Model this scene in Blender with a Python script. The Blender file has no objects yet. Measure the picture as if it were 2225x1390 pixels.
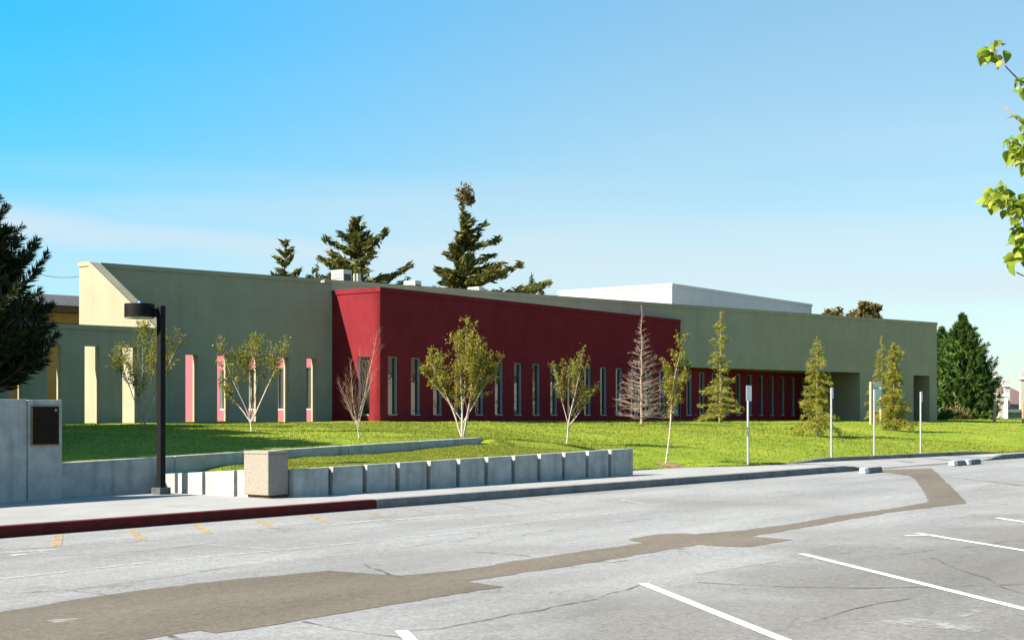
import bpy, math, random
import numpy as np
from mathutils import Vector

S = bpy.context.scene
C = S.collection
rnd = random.Random(7)

# ------------------------------------------------------------------ camera, sky, sun, exposure
F, HOR, CX, EYE = 3050.0, 905.0, 1112.5, 1.7          # focal length and horizon of a 2225 x 1390 picture
cam = bpy.data.objects.new('camera', bpy.data.cameras.new('camera'))
C.objects.link(cam)
cam.location = (0, 0, EYE)
cam.rotation_euler = (math.radians(90), 0, 0)
cam.data.sensor_width = 36
cam.data.lens = 36 * F / 2225
cam.data.shift_y = (HOR - 695) / 2225
cam.data.clip_end = 3000
S.camera = cam

SUN_DIR = Vector((-0.9, -0.44, 0.714)).normalized()     # towards the sun
W = bpy.data.worlds.new('World'); S.world = W; W.use_nodes = True
wn, wl = W.node_tree.nodes, W.node_tree.links
wn.clear()
wout = wn.new('ShaderNodeOutputWorld'); wbg = wn.new('ShaderNodeBackground')
sky = wn.new('ShaderNodeTexSky'); sky.sky_type = 'NISHITA'; sky.sun_disc = False
sky.sun_elevation = math.asin(SUN_DIR.z)
sky.sun_rotation = math.atan2(SUN_DIR.x, SUN_DIR.y)
sky.altitude = 50; sky.air_density = 1.0; sky.dust_density = 0.45; sky.ozone_density = 1.6
whs = wn.new('ShaderNodeHueSaturation'); whs.inputs['Saturation'].default_value = 1.50
wgain = wn.new('ShaderNodeMixRGB'); wgain.blend_type = 'MULTIPLY'; wgain.inputs['Fac'].default_value = 1   # film leans to cyan
wgain.inputs['Color2'].default_value = (0.96, 1.05, 1.05, 1)
# film shoulder: the bright low sky is held back towards the level of the rest
wn_a = wn.new('ShaderNodeVectorMath'); wn_a.operation = 'SCALE'; wn_a.inputs['Scale'].default_value = 0.2
wn_g = wn.new('ShaderNodeGamma'); wn_g.inputs['Gamma'].default_value = 0.5
wn_b = wn.new('ShaderNodeVectorMath'); wn_b.operation = 'SCALE'; wn_b.inputs['Scale'].default_value = 4.45
wl.new(sky.outputs[0], wn_a.inputs[0]); wl.new(wn_a.outputs[0], wn_g.inputs[0]); wl.new(wn_g.outputs[0], wn_b.inputs[0])
wl.new(wn_b.outputs[0], wgain.inputs['Color1']); wl.new(wgain.outputs[0], whs.inputs['Color'])
wgeo = wn.new('ShaderNodeTexCoord')
wdot = wn.new('ShaderNodeVectorMath'); wdot.operation = 'DOT_PRODUCT'; wdot.inputs[1].default_value = SUN_DIR
wl.new(wgeo.outputs['Generated'], wdot.inputs[0])
wband = wn.new('ShaderNodeMapRange'); wband.interpolation_type = 'SMOOTHSTEP'
wband.inputs['From Min'].default_value = -0.36; wband.inputs['From Max'].default_value = 0.12
wl.new(wdot.outputs['Value'], wband.inputs['Value'])
wband2 = wn.new('ShaderNodeMapRange'); wband2.interpolation_type = 'SMOOTHSTEP'
wband2.inputs['From Min'].default_value = 0.75; wband2.inputs['From Max'].default_value = 0.15
wl.new(wdot.outputs['Value'], wband2.inputs['Value'])
wsz = wn.new('ShaderNodeSeparateXYZ'); wl.new(wgeo.outputs['Generated'], wsz.inputs[0])
wele = wn.new('ShaderNodeMapRange'); wele.interpolation_type = 'SMOOTHSTEP'
wele.inputs['From Min'].default_value = -0.02; wele.inputs['From Max'].default_value = 0.25
wl.new(wsz.outputs['Z'], wele.inputs['Value'])
wp1 = wn.new('ShaderNodeMath'); wp1.operation = 'MULTIPLY'; wl.new(wband.outputs[0], wp1.inputs[0]); wl.new(wband2.outputs[0], wp1.inputs[1])
wp2 = wn.new('ShaderNodeMath'); wp2.operation = 'MULTIPLY'; wl.new(wp1.outputs[0], wp2.inputs[0]); wl.new(wele.outputs[0], wp2.inputs[1])
wdeep = wn.new('ShaderNodeMixRGB'); wdeep.blend_type = 'MULTIPLY'; wdeep.inputs['Color2'].default_value = (0.16, 1.0, 1.35, 1)
wl.new(wp2.outputs[0], wdeep.inputs['Fac']); wl.new(whs.outputs[0], wdeep.inputs['Color1'])
# thin streaks of high cloud low over the horizon
wtc = wn.new('ShaderNodeTexCoord'); wsep = wn.new('ShaderNodeSeparateXYZ')
wl.new(wtc.outputs['Generated'], wsep.inputs[0])
wmap = wn.new('ShaderNodeMapping'); wmap.inputs['Scale'].default_value = (1.1, 1.1, 15.0)
wmap.inputs['Rotation'].default_value = (0.0, 0.10, 0.0); wmap.inputs['Location'].default_value = (1.9, 0.45, 0.15)
wl.new(wtc.outputs['Generated'], wmap.inputs['Vector'])
wno = wn.new('ShaderNodeTexNoise'); wno.inputs['Scale'].default_value = 1.6; wno.inputs['Detail'].default_value = 6
wno.inputs['Roughness'].default_value = 0.45
wl.new(wmap.outputs[0], wno.inputs['Vector'])
wcr = wn.new('ShaderNodeValToRGB'); wcr.color_ramp.elements[0].position = 0.42; wcr.color_ramp.elements[1].position = 0.70
wl.new(wno.outputs['Fac'], wcr.inputs[0])
whz = wn.new('ShaderNodeValToRGB')
e = whz.color_ramp.elements
e[0].position = 0.03; e[0].color = (0.45, 0.45, 0.45, 1); e[1].position = 0.21; e[1].color = (0.04, 0.04, 0.04, 1)
e2 = e.new(0.10); e2.color = (1, 1, 1, 1)
wl.new(wsep.outputs['Z'], whz.inputs[0])
wmul = wn.new('ShaderNodeMath'); wmul.operation = 'MULTIPLY'
wl.new(wcr.outputs[0], wmul.inputs[0]); wl.new(whz.outputs[0], wmul.inputs[1])
# one longer streak sloping gently down to the right
def wmath(op, a, b):
    n_ = wn.new('ShaderNodeMath'); n_.operation = op
    for i_, v_ in enumerate((a, b)):
        if isinstance(v_, (int, float)): n_.inputs[i_].default_value = v_
        else: wl.new(v_, n_.inputs[i_])
    return n_.outputs[0]
wn2 = wn.new('ShaderNodeTexNoise'); wn2.inputs['Scale'].default_value = 5.0; wn2.inputs['Detail'].default_value = 5
wmp2 = wn.new('ShaderNodeMapping'); wmp2.inputs['Scale'].default_value = (1, 1, 5); wl.new(wtc.outputs['Generated'], wmp2.inputs['Vector']); wl.new(wmp2.outputs[0], wn2.inputs['Vector'])
wt = wmath('ADD', wmath('ADD', wsep.outputs['Z'], -0.1078), wmath('MULTIPLY', wsep.outputs['X'], 0.055))
wt = wmath('ADD', wt, wmath('MULTIPLY', wmath('SUBTRACT', wn2.outputs['Fac'], 0.5), 0.03))
wst = wn.new('ShaderNodeMapRange'); wst.interpolation_type = 'SMOOTHSTEP'; wst.inputs['From Min'].default_value = 0.024; wst.inputs['From Max'].default_value = 0.0
wl.new(wmath('ABSOLUTE', wt, 0), wst.inputs['Value'])
wfd = wn.new('ShaderNodeMapRange'); wfd.inputs['From Min'].default_value = 0.36; wfd.inputs['From Max'].default_value = 0.62
wn3 = wn.new('ShaderNodeTexNoise'); wn3.inputs['Scale'].default_value = 2.2; wn3.inputs['Detail'].default_value = 3
wl.new(wtc.outputs['Generated'], wn3.inputs['Vector']); wl.new(wn3.outputs['Fac'], wfd.inputs['Value'])
wstreak = wmath('MULTIPLY', wst.outputs[0], wmath('ADD', wmath('MULTIPLY', wfd.outputs[0], 0.35), 0.62))
wsum = wmath('MAXIMUM', wstreak, wmath('MULTIPLY', wmul.outputs[0], 0.7))
wm2 = wn.new('ShaderNodeMath'); wm2.operation = 'MULTIPLY'; wm2.inputs[1].default_value = 0.95
wl.new(wsum, wm2.inputs[0])
wmix = wn.new('ShaderNodeMixRGB'); wmix.inputs['Color2'].default_value = (3.9, 4.45, 4.85, 1)
wl.new(wm2.outputs[0], wmix.inputs['Fac']); wl.new(wdeep.outputs[0], wmix.inputs['Color1'])
wl.new(wmix.outputs[0], wbg.inputs['Color'])
wbg.inputs['Strength'].default_value = 0.062
wl.new(wbg.outputs[0], wout.inputs['Surface'])

sd = bpy.data.lights.new('sun', 'SUN'); sd.energy = 5.0; sd.angle = math.radians(0.5); sd.color = (1.0, 0.93, 0.82)
sun = bpy.data.objects.new('sun', sd); C.objects.link(sun)
sun.rotation_euler = (-SUN_DIR).to_track_quat('-Z', 'Y').to_euler()
S.view_settings.view_transform = 'Standard'; S.view_settings.look = 'None'
S.view_settings.gamma = 1.0; S.view_settings.use_curve_mapping = False
S.view_settings.exposure = 1.6
S.render.engine = 'CYCLES'
S.cycles.max_bounces = 6

# ------------------------------------------------------------------ helpers
U = Vector((0.6, 0.8, 0)); E = Vector((0.8, -0.6, 0))   # along the kerb, and from the building towards the car park
V = Vector((0.767, 0.641, 0)).normalized()                # run of the tall screen wall
G = Vector((0.782, 0.624, 0)).normalized()                # run of the long upper wall

def at(x, y, Y):                                          # a point of the photograph at depth Y
    return Vector(((x - CX) / F * Y, Y, EYE - (y - HOR) / F * Y))
def lot_z(Y): return 0.0075 * Y
def lot_pt(x, y, h=0.0):
    Y = EYE / ((y - HOR) / F + 0.0075)
    return Vector(((x - CX) / F * Y, Y, lot_z(Y) + h))
def ab(X, Y): return 0.6 * X + 0.8 * Y, -0.8 * X + 0.6 * Y
def XY(a, b): return 0.6 * a - 0.8 * b, 0.8 * a + 0.6 * b

class MB:
    def __init__(s): s.v = []; s.f = []
    def add(s, vs, fs):
        n = len(s.v); s.v += [tuple(v) for v in vs]; s.f += [tuple(i + n for i in f) for f in fs]; return s
    def quad(s, a, b, c, d): return s.add([a, b, c, d], [(0, 1, 2, 3)])
    def prism(s, base, top):                              # two matching loops
        n = len(base)
        s.add(list(base) + list(top), [tuple(range(n))[::-1], tuple(range(n, 2 * n))] +
              [(i, (i + 1) % n, n + (i + 1) % n, n + i) for i in range(n)])
        return s
    def box(s, o, dx, dy, dz):                            # corner and three edge vectors
        o = Vector(o); dx = Vector(dx); dy = Vector(dy); dz = Vector(dz)
        if dx.cross(dy).dot(dz) < 0: dx, dy = dy, dx
        return s.prism([o, o + dx, o + dx + dy, o + dy], [o + dz, o + dx + dz, o + dx + dy + dz, o + dy + dz])
    def slab(s, o, d, poly, th):                          # polygon of (t, z) along d, thickened by vector th
        a = [Vector((o[0] + d[0] * t, o[1] + d[1] * t, z)) for t, z in poly]
        b = [p + Vector(th) for p in a]
        return s.prism(a, b)
    def cyl(s, c, r, h, n=20, r2=None):
        r2 = r if r2 is None else r2
        c = Vector(c)
        a = [c + Vector((r * math.cos(6.2832 * i / n), r * math.sin(6.2832 * i / n), 0)) for i in range(n)]
        b = [c + Vector((r2 * math.cos(6.2832 * i / n), r2 * math.sin(6.2832 * i / n), h)) for i in range(n)]
        return s.prism(a, b)
    def tube(s, pts, rad, n=5):
        pts = [Vector(p) for p in pts]; m = len(pts); base = len(s.v)
        up = Vector((0.31, 0.17, 0.93))
        for i, p in enumerate(pts):
            d = (pts[min(i + 1, m - 1)] - pts[max(i - 1, 0)]).normalized()
            x = d.cross(up)
            if x.length < 1e-3: x = d.cross(Vector((1, 0, 0)))
            x.normalize(); y = d.cross(x)
            for k in range(n):
                a = 6.28318 * k / n
                s.v.append(tuple(p + (x * math.cos(a) + y * math.sin(a)) * rad[i]))
        for i in range(m - 1):
            for k in range(n):
                k2 = (k + 1) % n
                s.f.append((base + i * n + k, base + i * n + k2, base + (i + 1) * n + k2, base + (i + 1) * n + k))
        s.f.append(tuple(base + (m - 1) * n + k for k in range(n)))
        return s
    def build(s, name, mat, parent=None, smooth=False, bevel=0.0):
        me = bpy.data.meshes.new(name); me.from_pydata(s.v, [], s.f); me.update()
        if smooth: me.polygons.foreach_set('use_smooth', [True] * len(me.polygons))
        return link(name, me, mat, parent, bevel)

def link(name, me, mat, parent=None, bevel=0.0):
    if mat and not me.materials: me.materials.append(mat)
    o = bpy.data.objects.new(name, me); C.objects.link(o)
    if bevel:
        m = o.modifiers.new('bevel', 'BEVEL'); m.width = bevel; m.segments = 2; m.limit_method = 'ANGLE'; m.harden_normals = False
    if parent:
        o.parent = parent
        o.matrix_parent_inverse = parent.matrix_basis.inverted()
    return o

def np_mesh(name, v, f, mat, parent=None):                # v (n,3), f (m,k) numpy
    me = bpy.data.meshes.new(name); k = f.shape[1]
    me.vertices.add(len(v)); me.vertices.foreach_set('co', np.ascontiguousarray(v, dtype=np.float32).ravel())
    me.loops.add(f.size); me.loops.foreach_set('vertex_index', np.ascontiguousarray(f, dtype=np.int32).ravel())
    me.polygons.add(len(f)); me.polygons.foreach_set('loop_start', np.arange(0, f.size, k, dtype=np.int32))
    me.update(calc_edges=True); me.validate()
    return link(name, me, mat, parent)

def thing(name, label, cat, loc, group=None):
    o = bpy.data.objects.new(name, None); C.objects.link(o); o.location = loc; o.empty_display_size = 0.2
    o['label'] = label; o['category'] = cat
    if group: o['group'] = group
    return o
def tag(o, label, cat, group=None):
    o['label'] = label; o['category'] = cat
    if group: o['group'] = group
    return o
def struct(o): o['kind'] = 'structure'; return o
def stuff(o): o['kind'] = 'stuff'; return o
def copy_tree(o, parent=None):
    c = o.copy(); C.objects.link(c)
    if parent: c.parent = parent
    for ch in list(o.children): copy_tree(ch, c)
    return c

# ------------------------------------------------------------------ materials
def mat(name, col, rough=0.85, var=0.12, scale=4.0, bump=0.0, bscale=60.0, spec=0.3, stain=0.0, col2=None, metal=0.0):
    m = bpy.data.materials.new(name); m.use_nodes = True
    n, l = m.node_tree.nodes, m.node_tree.links
    col = tuple(c * 0.78 for c in col)
    p = n['Principled BSDF']; p.inputs['Roughness'].default_value = rough; p.inputs['Metallic'].default_value = metal
    p.inputs['Specular IOR Level'].default_value = spec
    tc = n.new('ShaderNodeTexCoord')
    geo = n.new('ShaderNodeNewGeometry')
    no = n.new('ShaderNodeTexNoise'); no.inputs['Scale'].default_value = scale; no.inputs['Detail'].default_value = 6
    no.inputs['Roughness'].default_value = 0.65
    l.new(geo.outputs['Position'], no.inputs['Vector'])
    mx = n.new('ShaderNodeMixRGB'); c2 = col2 or tuple(c * (1 - var * 2) for c in col)
    c1 = col if col2 else tuple(min(1, c * (1 + var)) for c in col)
    mx.inputs['Color1'].default_value = (*c1, 1); mx.inputs['Color2'].default_value = (*c2, 1)
    rp = n.new('ShaderNodeValToRGB'); rp.color_ramp.elements[0].position = 0.32; rp.color_ramp.elements[1].position = 0.70
    l.new(no.outputs['Fac'], rp.inputs[0]); l.new(rp.outputs[0], mx.inputs['Fac'])
    out = mx.outputs[0]
    if stain:                                             # rain streaks running down
        mp = n.new('ShaderNodeMapping'); mp.inputs['Scale'].default_value = (3.2, 3.2, 0.22)
        l.new(geo.outputs['Position'], mp.inputs['Vector'])
        n2 = n.new('ShaderNodeTexNoise'); n2.inputs['Scale'].default_value = 1.3; n2.inputs['Detail'].default_value = 5
        l.new(mp.outputs[0], n2.inputs['Vector'])
        r2 = n.new('ShaderNodeValToRGB'); r2.color_ramp.elements[0].position = 0.52; r2.color_ramp.elements[1].position = 0.74
        l.new(n2.outputs['Fac'], r2.inputs[0])
        ml = n.new('ShaderNodeMath'); ml.operation = 'MULTIPLY'; ml.inputs[1].default_value = stain
        l.new(r2.outputs[0], ml.inputs[0])
        m2 = n.new('ShaderNodeMixRGB'); m2.blend_type = 'MULTIPLY'; m2.inputs['Color2'].default_value = (0.45, 0.43, 0.40, 1)
        l.new(ml.outputs[0], m2.inputs['Fac']); l.new(out, m2.inputs['Color1']); out = m2.outputs[0]
    l.new(out, p.inputs['Base Color'])
    if bump:
        nb = n.new('ShaderNodeTexNoise'); nb.inputs['Scale'].default_value = bscale; nb.inputs['Detail'].default_value = 4
        l.new(geo.outputs['Position'], nb.inputs['Vector'])
        b = n.new('ShaderNodeBump'); b.inputs['Strength'].default_value = bump; b.inputs['Distance'].default_value = 0.02
        l.new(nb.outputs['Fac'], b.inputs['Height']); l.new(b.outputs[0], p.inputs['Normal'])
    return m

def leaf_mat(name, c1, c2, c3, trans=0.35, rough=0.6):
    m = bpy.data.materials.new(name); m.use_nodes = True
    n, l = m.node_tree.nodes, m.node_tree.links
    p = n['Principled BSDF']; p.inputs['Roughness'].default_value = rough; p.inputs['Specular IOR Level'].default_value = 0.25
    geo = n.new('ShaderNodeNewGeometry')
    rp = n.new('ShaderNodeValToRGB'); e = rp.color_ramp.elements
    e[0].color = (*c1, 1); e[1].color = (*c3, 1); e.new(0.55).color = (*c2, 1)
    l.new(geo.outputs['Random Per Island'], rp.inputs[0])
    l.new(rp.outputs[0], p.inputs['Base Color'])
    if trans:
        t = n.new('ShaderNodeBsdfTranslucent'); mx = n.new('ShaderNodeMixShader'); mx.inputs[0].default_value = trans
        l.new(rp.outputs[0], t.inputs['Color'])
        l.new(p.outputs[0], mx.inputs[1]); l.new(t.outputs[0], mx.inputs[2]); l.new(mx.outputs[0], n['Material Output'].inputs['Surface'])
    return m

M = {}
M['stucco'] = mat('stucco', (0.368, 0.338, 0.238), 0.95, 0.06, 0.9, 0.4, 70, 0.03, 0.16)
M['red'] = mat('red_stucco', (0.212, 0.026, 0.032), 0.95, 0.07, 1.3, 0.4, 70, 0.0, 0.2)
M['pink'] = mat('pink_stucco', (0.36, 0.115, 0.14), 0.9, 0.05, 2, 0.3, 90, 0.15)
M['white'] = mat('white_stucco', (0.55, 0.545, 0.52), 0.85, 0.04, 2, 0.2, 90, 0.2, 0.1)
M['concrete'] = mat('concrete', (0.44, 0.44, 0.415), 0.9, 0.13, 3.5, 0.5, 70, 0.2, 0.6)
M['sidewalk'] = mat('sidewalk', (0.36, 0.352, 0.335), 0.9, 0.08, 1.2, 0.4, 80, 0.2)
M['kerb'] = mat('kerb_concrete', (0.22, 0.22, 0.21), 0.9, 0.2, 3, 0.5, 60, 0.2)
M['kerb_dark'] = mat('dark_footing', (0.10, 0.115, 0.11), 0.9, 0.2, 6, 0.4, 60, 0.1)  # one dark grey-green tone for the lamp footing
M['kerb_red'] = mat('kerb_red_paint', (0.115, 0.011, 0.010), 0.9, 0.18, 6, 0.4, 60, 0.25)
M['aggregate'] = mat('exposed_aggregate', (0.36, 0.315, 0.255), 0.95, 0.16, 45, 0.9, 70, 0.2)
M['roofing'] = mat('roofing', (0.42, 0.41, 0.38), 0.95, 0.1, 2, 0.3, 40)
M['alu'] = mat('aluminium_frame', (0.34, 0.37, 0.39), 0.45, 0.03, 5, spec=0.5)
M['sill'] = mat('white_sill', (0.75, 0.75, 0.73), 0.6, 0.03, 5)
M['black'] = mat('black_metal', (0.008, 0.008, 0.009), 0.6, 0.2, 9, spec=0.12)
M['lens'] = mat('lamp_lens', (0.55, 0.50, 0.36), 0.4, 0.05, 9)
M['cell'] = mat('blue_plastic', (0.10, 0.28, 0.62), 0.35, 0.05, 9, spec=0.5)
M['bronze'] = mat('bronze', (0.020, 0.014, 0.008), 0.7, 0.35, 30, 0.5, 120, 0.1)
M['brass'] = mat('brass_edge', (0.26, 0.18, 0.08), 0.5, 0.1, 20, spec=0.5)
M['galv'] = mat('galvanised_steel', (0.32, 0.33, 0.33), 0.5, 0.06, 12, spec=0.5)
M['signw'] = mat('white_sign_paint', (0.80, 0.80, 0.78), 0.5, 0.03, 9, spec=0.4)
M['board'] = mat('blue_grey_board', (0.62, 0.70, 0.76), 0.6, 0.05, 9)
M['timber'] = mat('timber', (0.52, 0.36, 0.21), 0.8, 0.15, 12, 0.3, 60)
M['darkwood'] = mat('dark_timber', (0.10, 0.055, 0.035), 0.85, 0.2, 8)
M['hvac'] = mat('cream_sheet_metal', (0.50, 0.47, 0.41), 0.6, 0.06, 6)
M['grille'] = mat('grey_grille', (0.26, 0.25, 0.25), 0.7, 0.1, 20)
M['grille_shade'] = mat('shaded_grille', (0.06, 0.06, 0.06), 0.7, 0.1, 20)  # darker copy of the grille, shade of the right-hand face put into its colour
M['dark'] = mat('dark_interior', (0.012, 0.010, 0.009), 0.9, 0.1, 3)
M['door'] = mat('brown_door', (0.07, 0.05, 0.035), 0.6, 0.1, 5)
M['shingle'] = mat('brown_shingle', (0.24, 0.145, 0.125), 0.95, 0.15, 6, 0.4, 20)
M['greyroof'] = mat('grey_roof', (0.12, 0.115, 0.12), 0.95, 0.15, 6, 0.4, 20)
M['ochre'] = mat('ochre_wall', (0.30, 0.19, 0.07), 0.9, 0.08, 4)
M['housewall'] = mat('house_wall', (0.50, 0.46, 0.40), 0.9, 0.06, 4)
M['trim'] = mat('white_trim', (0.78, 0.77, 0.74), 0.7, 0.03, 4)
M['bark_white'] = mat('white_bark', (0.58, 0.50, 0.43), 0.85, 0.2, 14, 0.3, 40)
M['bark_twig'] = mat('red_twig_bark', (0.30, 0.17, 0.11), 0.85, 0.2, 14)
M['bark_grey'] = mat('grey_bark', (0.34, 0.28, 0.23), 0.9, 0.2, 14, 0.3, 40)
M['bark_pale'] = mat('pale_dead_wood', (0.36, 0.275, 0.22), 0.9, 0.15, 14, 0.3, 40)
M['bark_dark'] = mat('dark_bark', (0.16, 0.11, 0.08), 0.9, 0.2, 8, 0.3, 30)
M['soil'] = mat('bare_soil', (0.27, 0.19, 0.085), 0.95, 0.2, 14, 0.5, 50)
M['ground'] = mat('far_ground', (0.12, 0.13, 0.06), 0.95, 0.2, 0.2)

def glass_mat():
    m = bpy.data.materials.new('window_glass'); m.use_nodes = True
    p = m.node_tree.nodes['Principled BSDF']
    p.inputs['Base Color'].default_value = (0.012, 0.014, 0.014, 1); p.inputs['Roughness'].default_value = 0.04
    p.inputs['Specular IOR Level'].default_value = 0.9; p.inputs['IOR'].default_value = 1.6
    n, l = m.node_tree.nodes, m.node_tree.links                # slight waviness of old panes
    geo = n.new('ShaderNodeNewGeometry'); no = n.new('ShaderNodeTexNoise'); no.inputs['Scale'].default_value = 1.7
    l.new(geo.outputs['Position'], no.inputs['Vector'])
    b = n.new('ShaderNodeBump'); b.inputs['Strength'].default_value = 0.06; b.inputs['Distance'].default_value = 0.1
    l.new(no.outputs['Fac'], b.inputs['Height']); l.new(b.outputs[0], p.inputs['Normal'])
    return m
M['glass'] = glass_mat()

def asphalt_mat(name, base, tint, cracks=True, spots=True):
    m = bpy.data.materials.new(name); m.use_nodes = True
    n, l = m.node_tree.nodes, m.node_tree.links
    p = n['Principled BSDF']; p.inputs['Roughness'].default_value = 0.93; p.inputs['Specular IOR Level'].default_value = 0.2
    geo = n.new('ShaderNodeNewGeometry')
    rot = n.new('ShaderNodeMapping'); rot.inputs['Rotation'].default_value = (0, 0, math.radians(-53.13))
    l.new(geo.outputs['Position'], rot.inputs['Vector'])      # x now runs along the kerb
    st = n.new('ShaderNodeMapping'); st.inputs['Scale'].default_value = (0.16, 0.75, 1)
    l.new(rot.outputs[0], st.inputs['Vector'])
    a = n.new('ShaderNodeTexNoise'); a.inputs['Scale'].default_value = 1.0; a.inputs['Detail'].default_value = 7; a.inputs['Roughness'].default_value = 0.6
    l.new(st.outputs[0], a.inputs['Vector'])
    f = n.new('ShaderNodeTexNoise'); f.inputs['Scale'].default_value = 28; f.inputs['Detail'].default_value = 5; f.inputs['Roughness'].default_value = 0.8
    l.new(geo.outputs['Position'], f.inputs['Vector'])
    r1 = n.new('ShaderNodeValToRGB'); r1.color_ramp.elements[0].position = 0.30; r1.color_ramp.elements[1].position = 0.72
    r1.color_ramp.elements[0].color = (*[c * 0.70 for c in base], 1); r1.color_ramp.elements[1].color = (*[c * 1.10 for c in base], 1)
    l.new(a.outputs['Fac'], r1.inputs[0])
    m1 = n.new('ShaderNodeMixRGB'); m1.blend_type = 'OVERLAY'; m1.inputs['Fac'].default_value = 0.85
    l.new(r1.outputs[0], m1.inputs['Color1']); l.new(f.outputs['Fac'], m1.inputs['Color2'])
    out = m1.outputs[0]
    g = n.new('ShaderNodeTexNoise'); g.inputs['Scale'].default_value = 11; g.inputs['Detail'].default_value = 8; g.inputs['Roughness'].default_value = 0.85
    l.new(geo.outputs['Position'], g.inputs['Vector'])
    gr = n.new('ShaderNodeValToRGB'); gr.color_ramp.elements[0].position = 0.36; gr.color_ramp.elements[1].position = 0.64
    gr.color_ramp.elements[0].color = (0.74, 0.74, 0.74, 1); gr.color_ramp.elements[1].color = (1.12, 1.12, 1.12, 1)
    l.new(g.outputs['Fac'], gr.inputs[0])
    gm = n.new('ShaderNodeMixRGB'); gm.blend_type = 'MULTIPLY'; gm.inputs['Fac'].default_value = 1.0
    l.new(out, gm.inputs['Color1']); l.new(gr.outputs[0], gm.inputs['Color2']); out = gm.outputs[0]
    if cracks:                                            # the parking bays are darker than the aisle
        sx = n.new('ShaderNodeSeparateXYZ'); l.new(rot.outputs[0], sx.inputs[0])
        bn = n.new('ShaderNodeTexNoise'); bn.inputs['Scale'].default_value = 0.45; bn.inputs['Detail'].default_value = 6; l.new(geo.outputs['Position'], bn.inputs['Vector'])
        bm = n.new('ShaderNodeMath'); bm.operation = 'MULTIPLY_ADD'; bm.inputs[1].default_value = 6.0; l.new(bn.outputs['Fac'], bm.inputs[0]); l.new(sx.outputs['Y'], bm.inputs[2])
        br_ = n.new('ShaderNodeMapRange'); br_.interpolation_type = 'SMOOTHSTEP'; br_.inputs['From Min'].default_value = 10.6; br_.inputs['From Max'].default_value = 8.6
        l.new(bm.outputs[0], br_.inputs['Value'])
        bx = n.new('ShaderNodeMixRGB'); bx.blend_type = 'MULTIPLY'; bx.inputs['Color2'].default_value = (0.70, 0.672, 0.64, 1)
        l.new(br_.outputs[0], bx.inputs['Fac']); l.new(out, bx.inputs['Color1']); out = bx.outputs[0]
    # tinted oil-dark areas
    b = n.new('ShaderNodeTexNoise'); b.inputs['Scale'].default_value = 0.23; b.inputs['Detail'].default_value = 5
    l.new(geo.outputs['Position'], b.inputs['Vector'])
    rb = n.new('ShaderNodeValToRGB'); rb.color_ramp.elements[0].position = 0.50; rb.color_ramp.elements[1].position = 0.72
    l.new(b.outputs['Fac'], rb.inputs[0])
    mb_ = n.new('ShaderNodeMath'); mb_.operation = 'MULTIPLY'; mb_.inputs[1].default_value = 0.75
    l.new(rb.outputs[0], mb_.inputs[0])
    m2 = n.new('ShaderNodeMixRGB'); m2.blend_type = 'MIX'; m2.inputs['Color2'].default_value = (*tint, 1)
    l.new(mb_.outputs[0], m2.inputs['Fac']); l.new(out, m2.inputs['Color1']); out = m2.outputs[0]
    if cracks:
        w = n.new('ShaderNodeTexNoise'); w.inputs['Scale'].default_value = 0.9; w.inputs['Detail'].default_value = 4
        l.new(rot.outputs[0], w.inputs['Vector'])
        wa = n.new('ShaderNodeVectorMath'); wa.operation = 'SCALE'; wa.inputs['Scale'].default_value = 0.9
        l.new(w.outputs['Color'], wa.inputs[0])
        ad = n.new('ShaderNodeVectorMath'); ad.operation = 'ADD'
        sc = n.new('ShaderNodeMapping'); sc.inputs['Scale'].default_value = (0.16, 0.42, 1)
        l.new(rot.outputs[0], sc.inputs['Vector'])
        l.new(sc.outputs[0], ad.inputs[0]); l.new(wa.outputs[0], ad.inputs[1])
        vo = n.new('ShaderNodeTexVoronoi'); vo.feature = 'DISTANCE_TO_EDGE'; vo.inputs['Scale'].default_value = 1.0
        l.new(ad.outputs[0], vo.inputs['Vector'])
        rv = n.new('ShaderNodeValToRGB'); rv.color_ramp.elements[0].position = 0.003; rv.color_ramp.elements[1].position = 0.011
        rv.color_ramp.elements[0].color = (1, 1, 1, 1); rv.color_ramp.elements[1].color = (0, 0, 0, 1)
        l.new(vo.outputs['Distance'], rv.inputs[0])
        gate = n.new('ShaderNodeTexNoise'); gate.inputs['Scale'].default_value = 0.5; gate.inputs['Detail'].default_value = 3
        l.new(geo.outputs['Position'], gate.inputs['Vector'])
        rg = n.new('ShaderNodeValToRGB'); rg.color_ramp.elements[0].position = 0.45; rg.color_ramp.elements[1].position = 0.62
        l.new(gate.outputs['Fac'], rg.inputs[0])
        mg = n.new('ShaderNodeMath'); mg.operation = 'MULTIPLY'; l.new(rv.outputs[0], mg.inputs[0]); l.new(rg.outputs[0], mg.inputs[1])
        mh = n.new('ShaderNodeMath'); mh.operation = 'MULTIPLY'; mh.inputs[1].default_value = 0.55; l.new(mg.outputs[0], mh.inputs[0])
        m3 = n.new('ShaderNodeMixRGB'); m3.inputs['Color2'].default_value = (base[0] * 0.4, base[1] * 0.36, base[2] * 0.33, 1)
        l.new(mh.outputs[0], m3.inputs['Fac']); l.new(out, m3.inputs['Color1']); out = m3.outputs[0]
    l.new(out, p.inputs['Base Color'])
    bp = n.new('ShaderNodeBump'); bp.inputs['Strength'].default_value = 0.5; bp.inputs['Distance'].default_value = 0.01
    l.new(f.outputs['Fac'], bp.inputs['Height']); l.new(bp.outputs[0], p.inputs['Normal'])
    return m
M['asphalt'] = asphalt_mat('weathered_asphalt', (0.262, 0.259, 0.250), (0.155, 0.143, 0.126))
M['patch'] = asphalt_mat('brown_asphalt', (0.152, 0.127, 0.097), (0.088, 0.088, 0.070), cracks=False)

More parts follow.
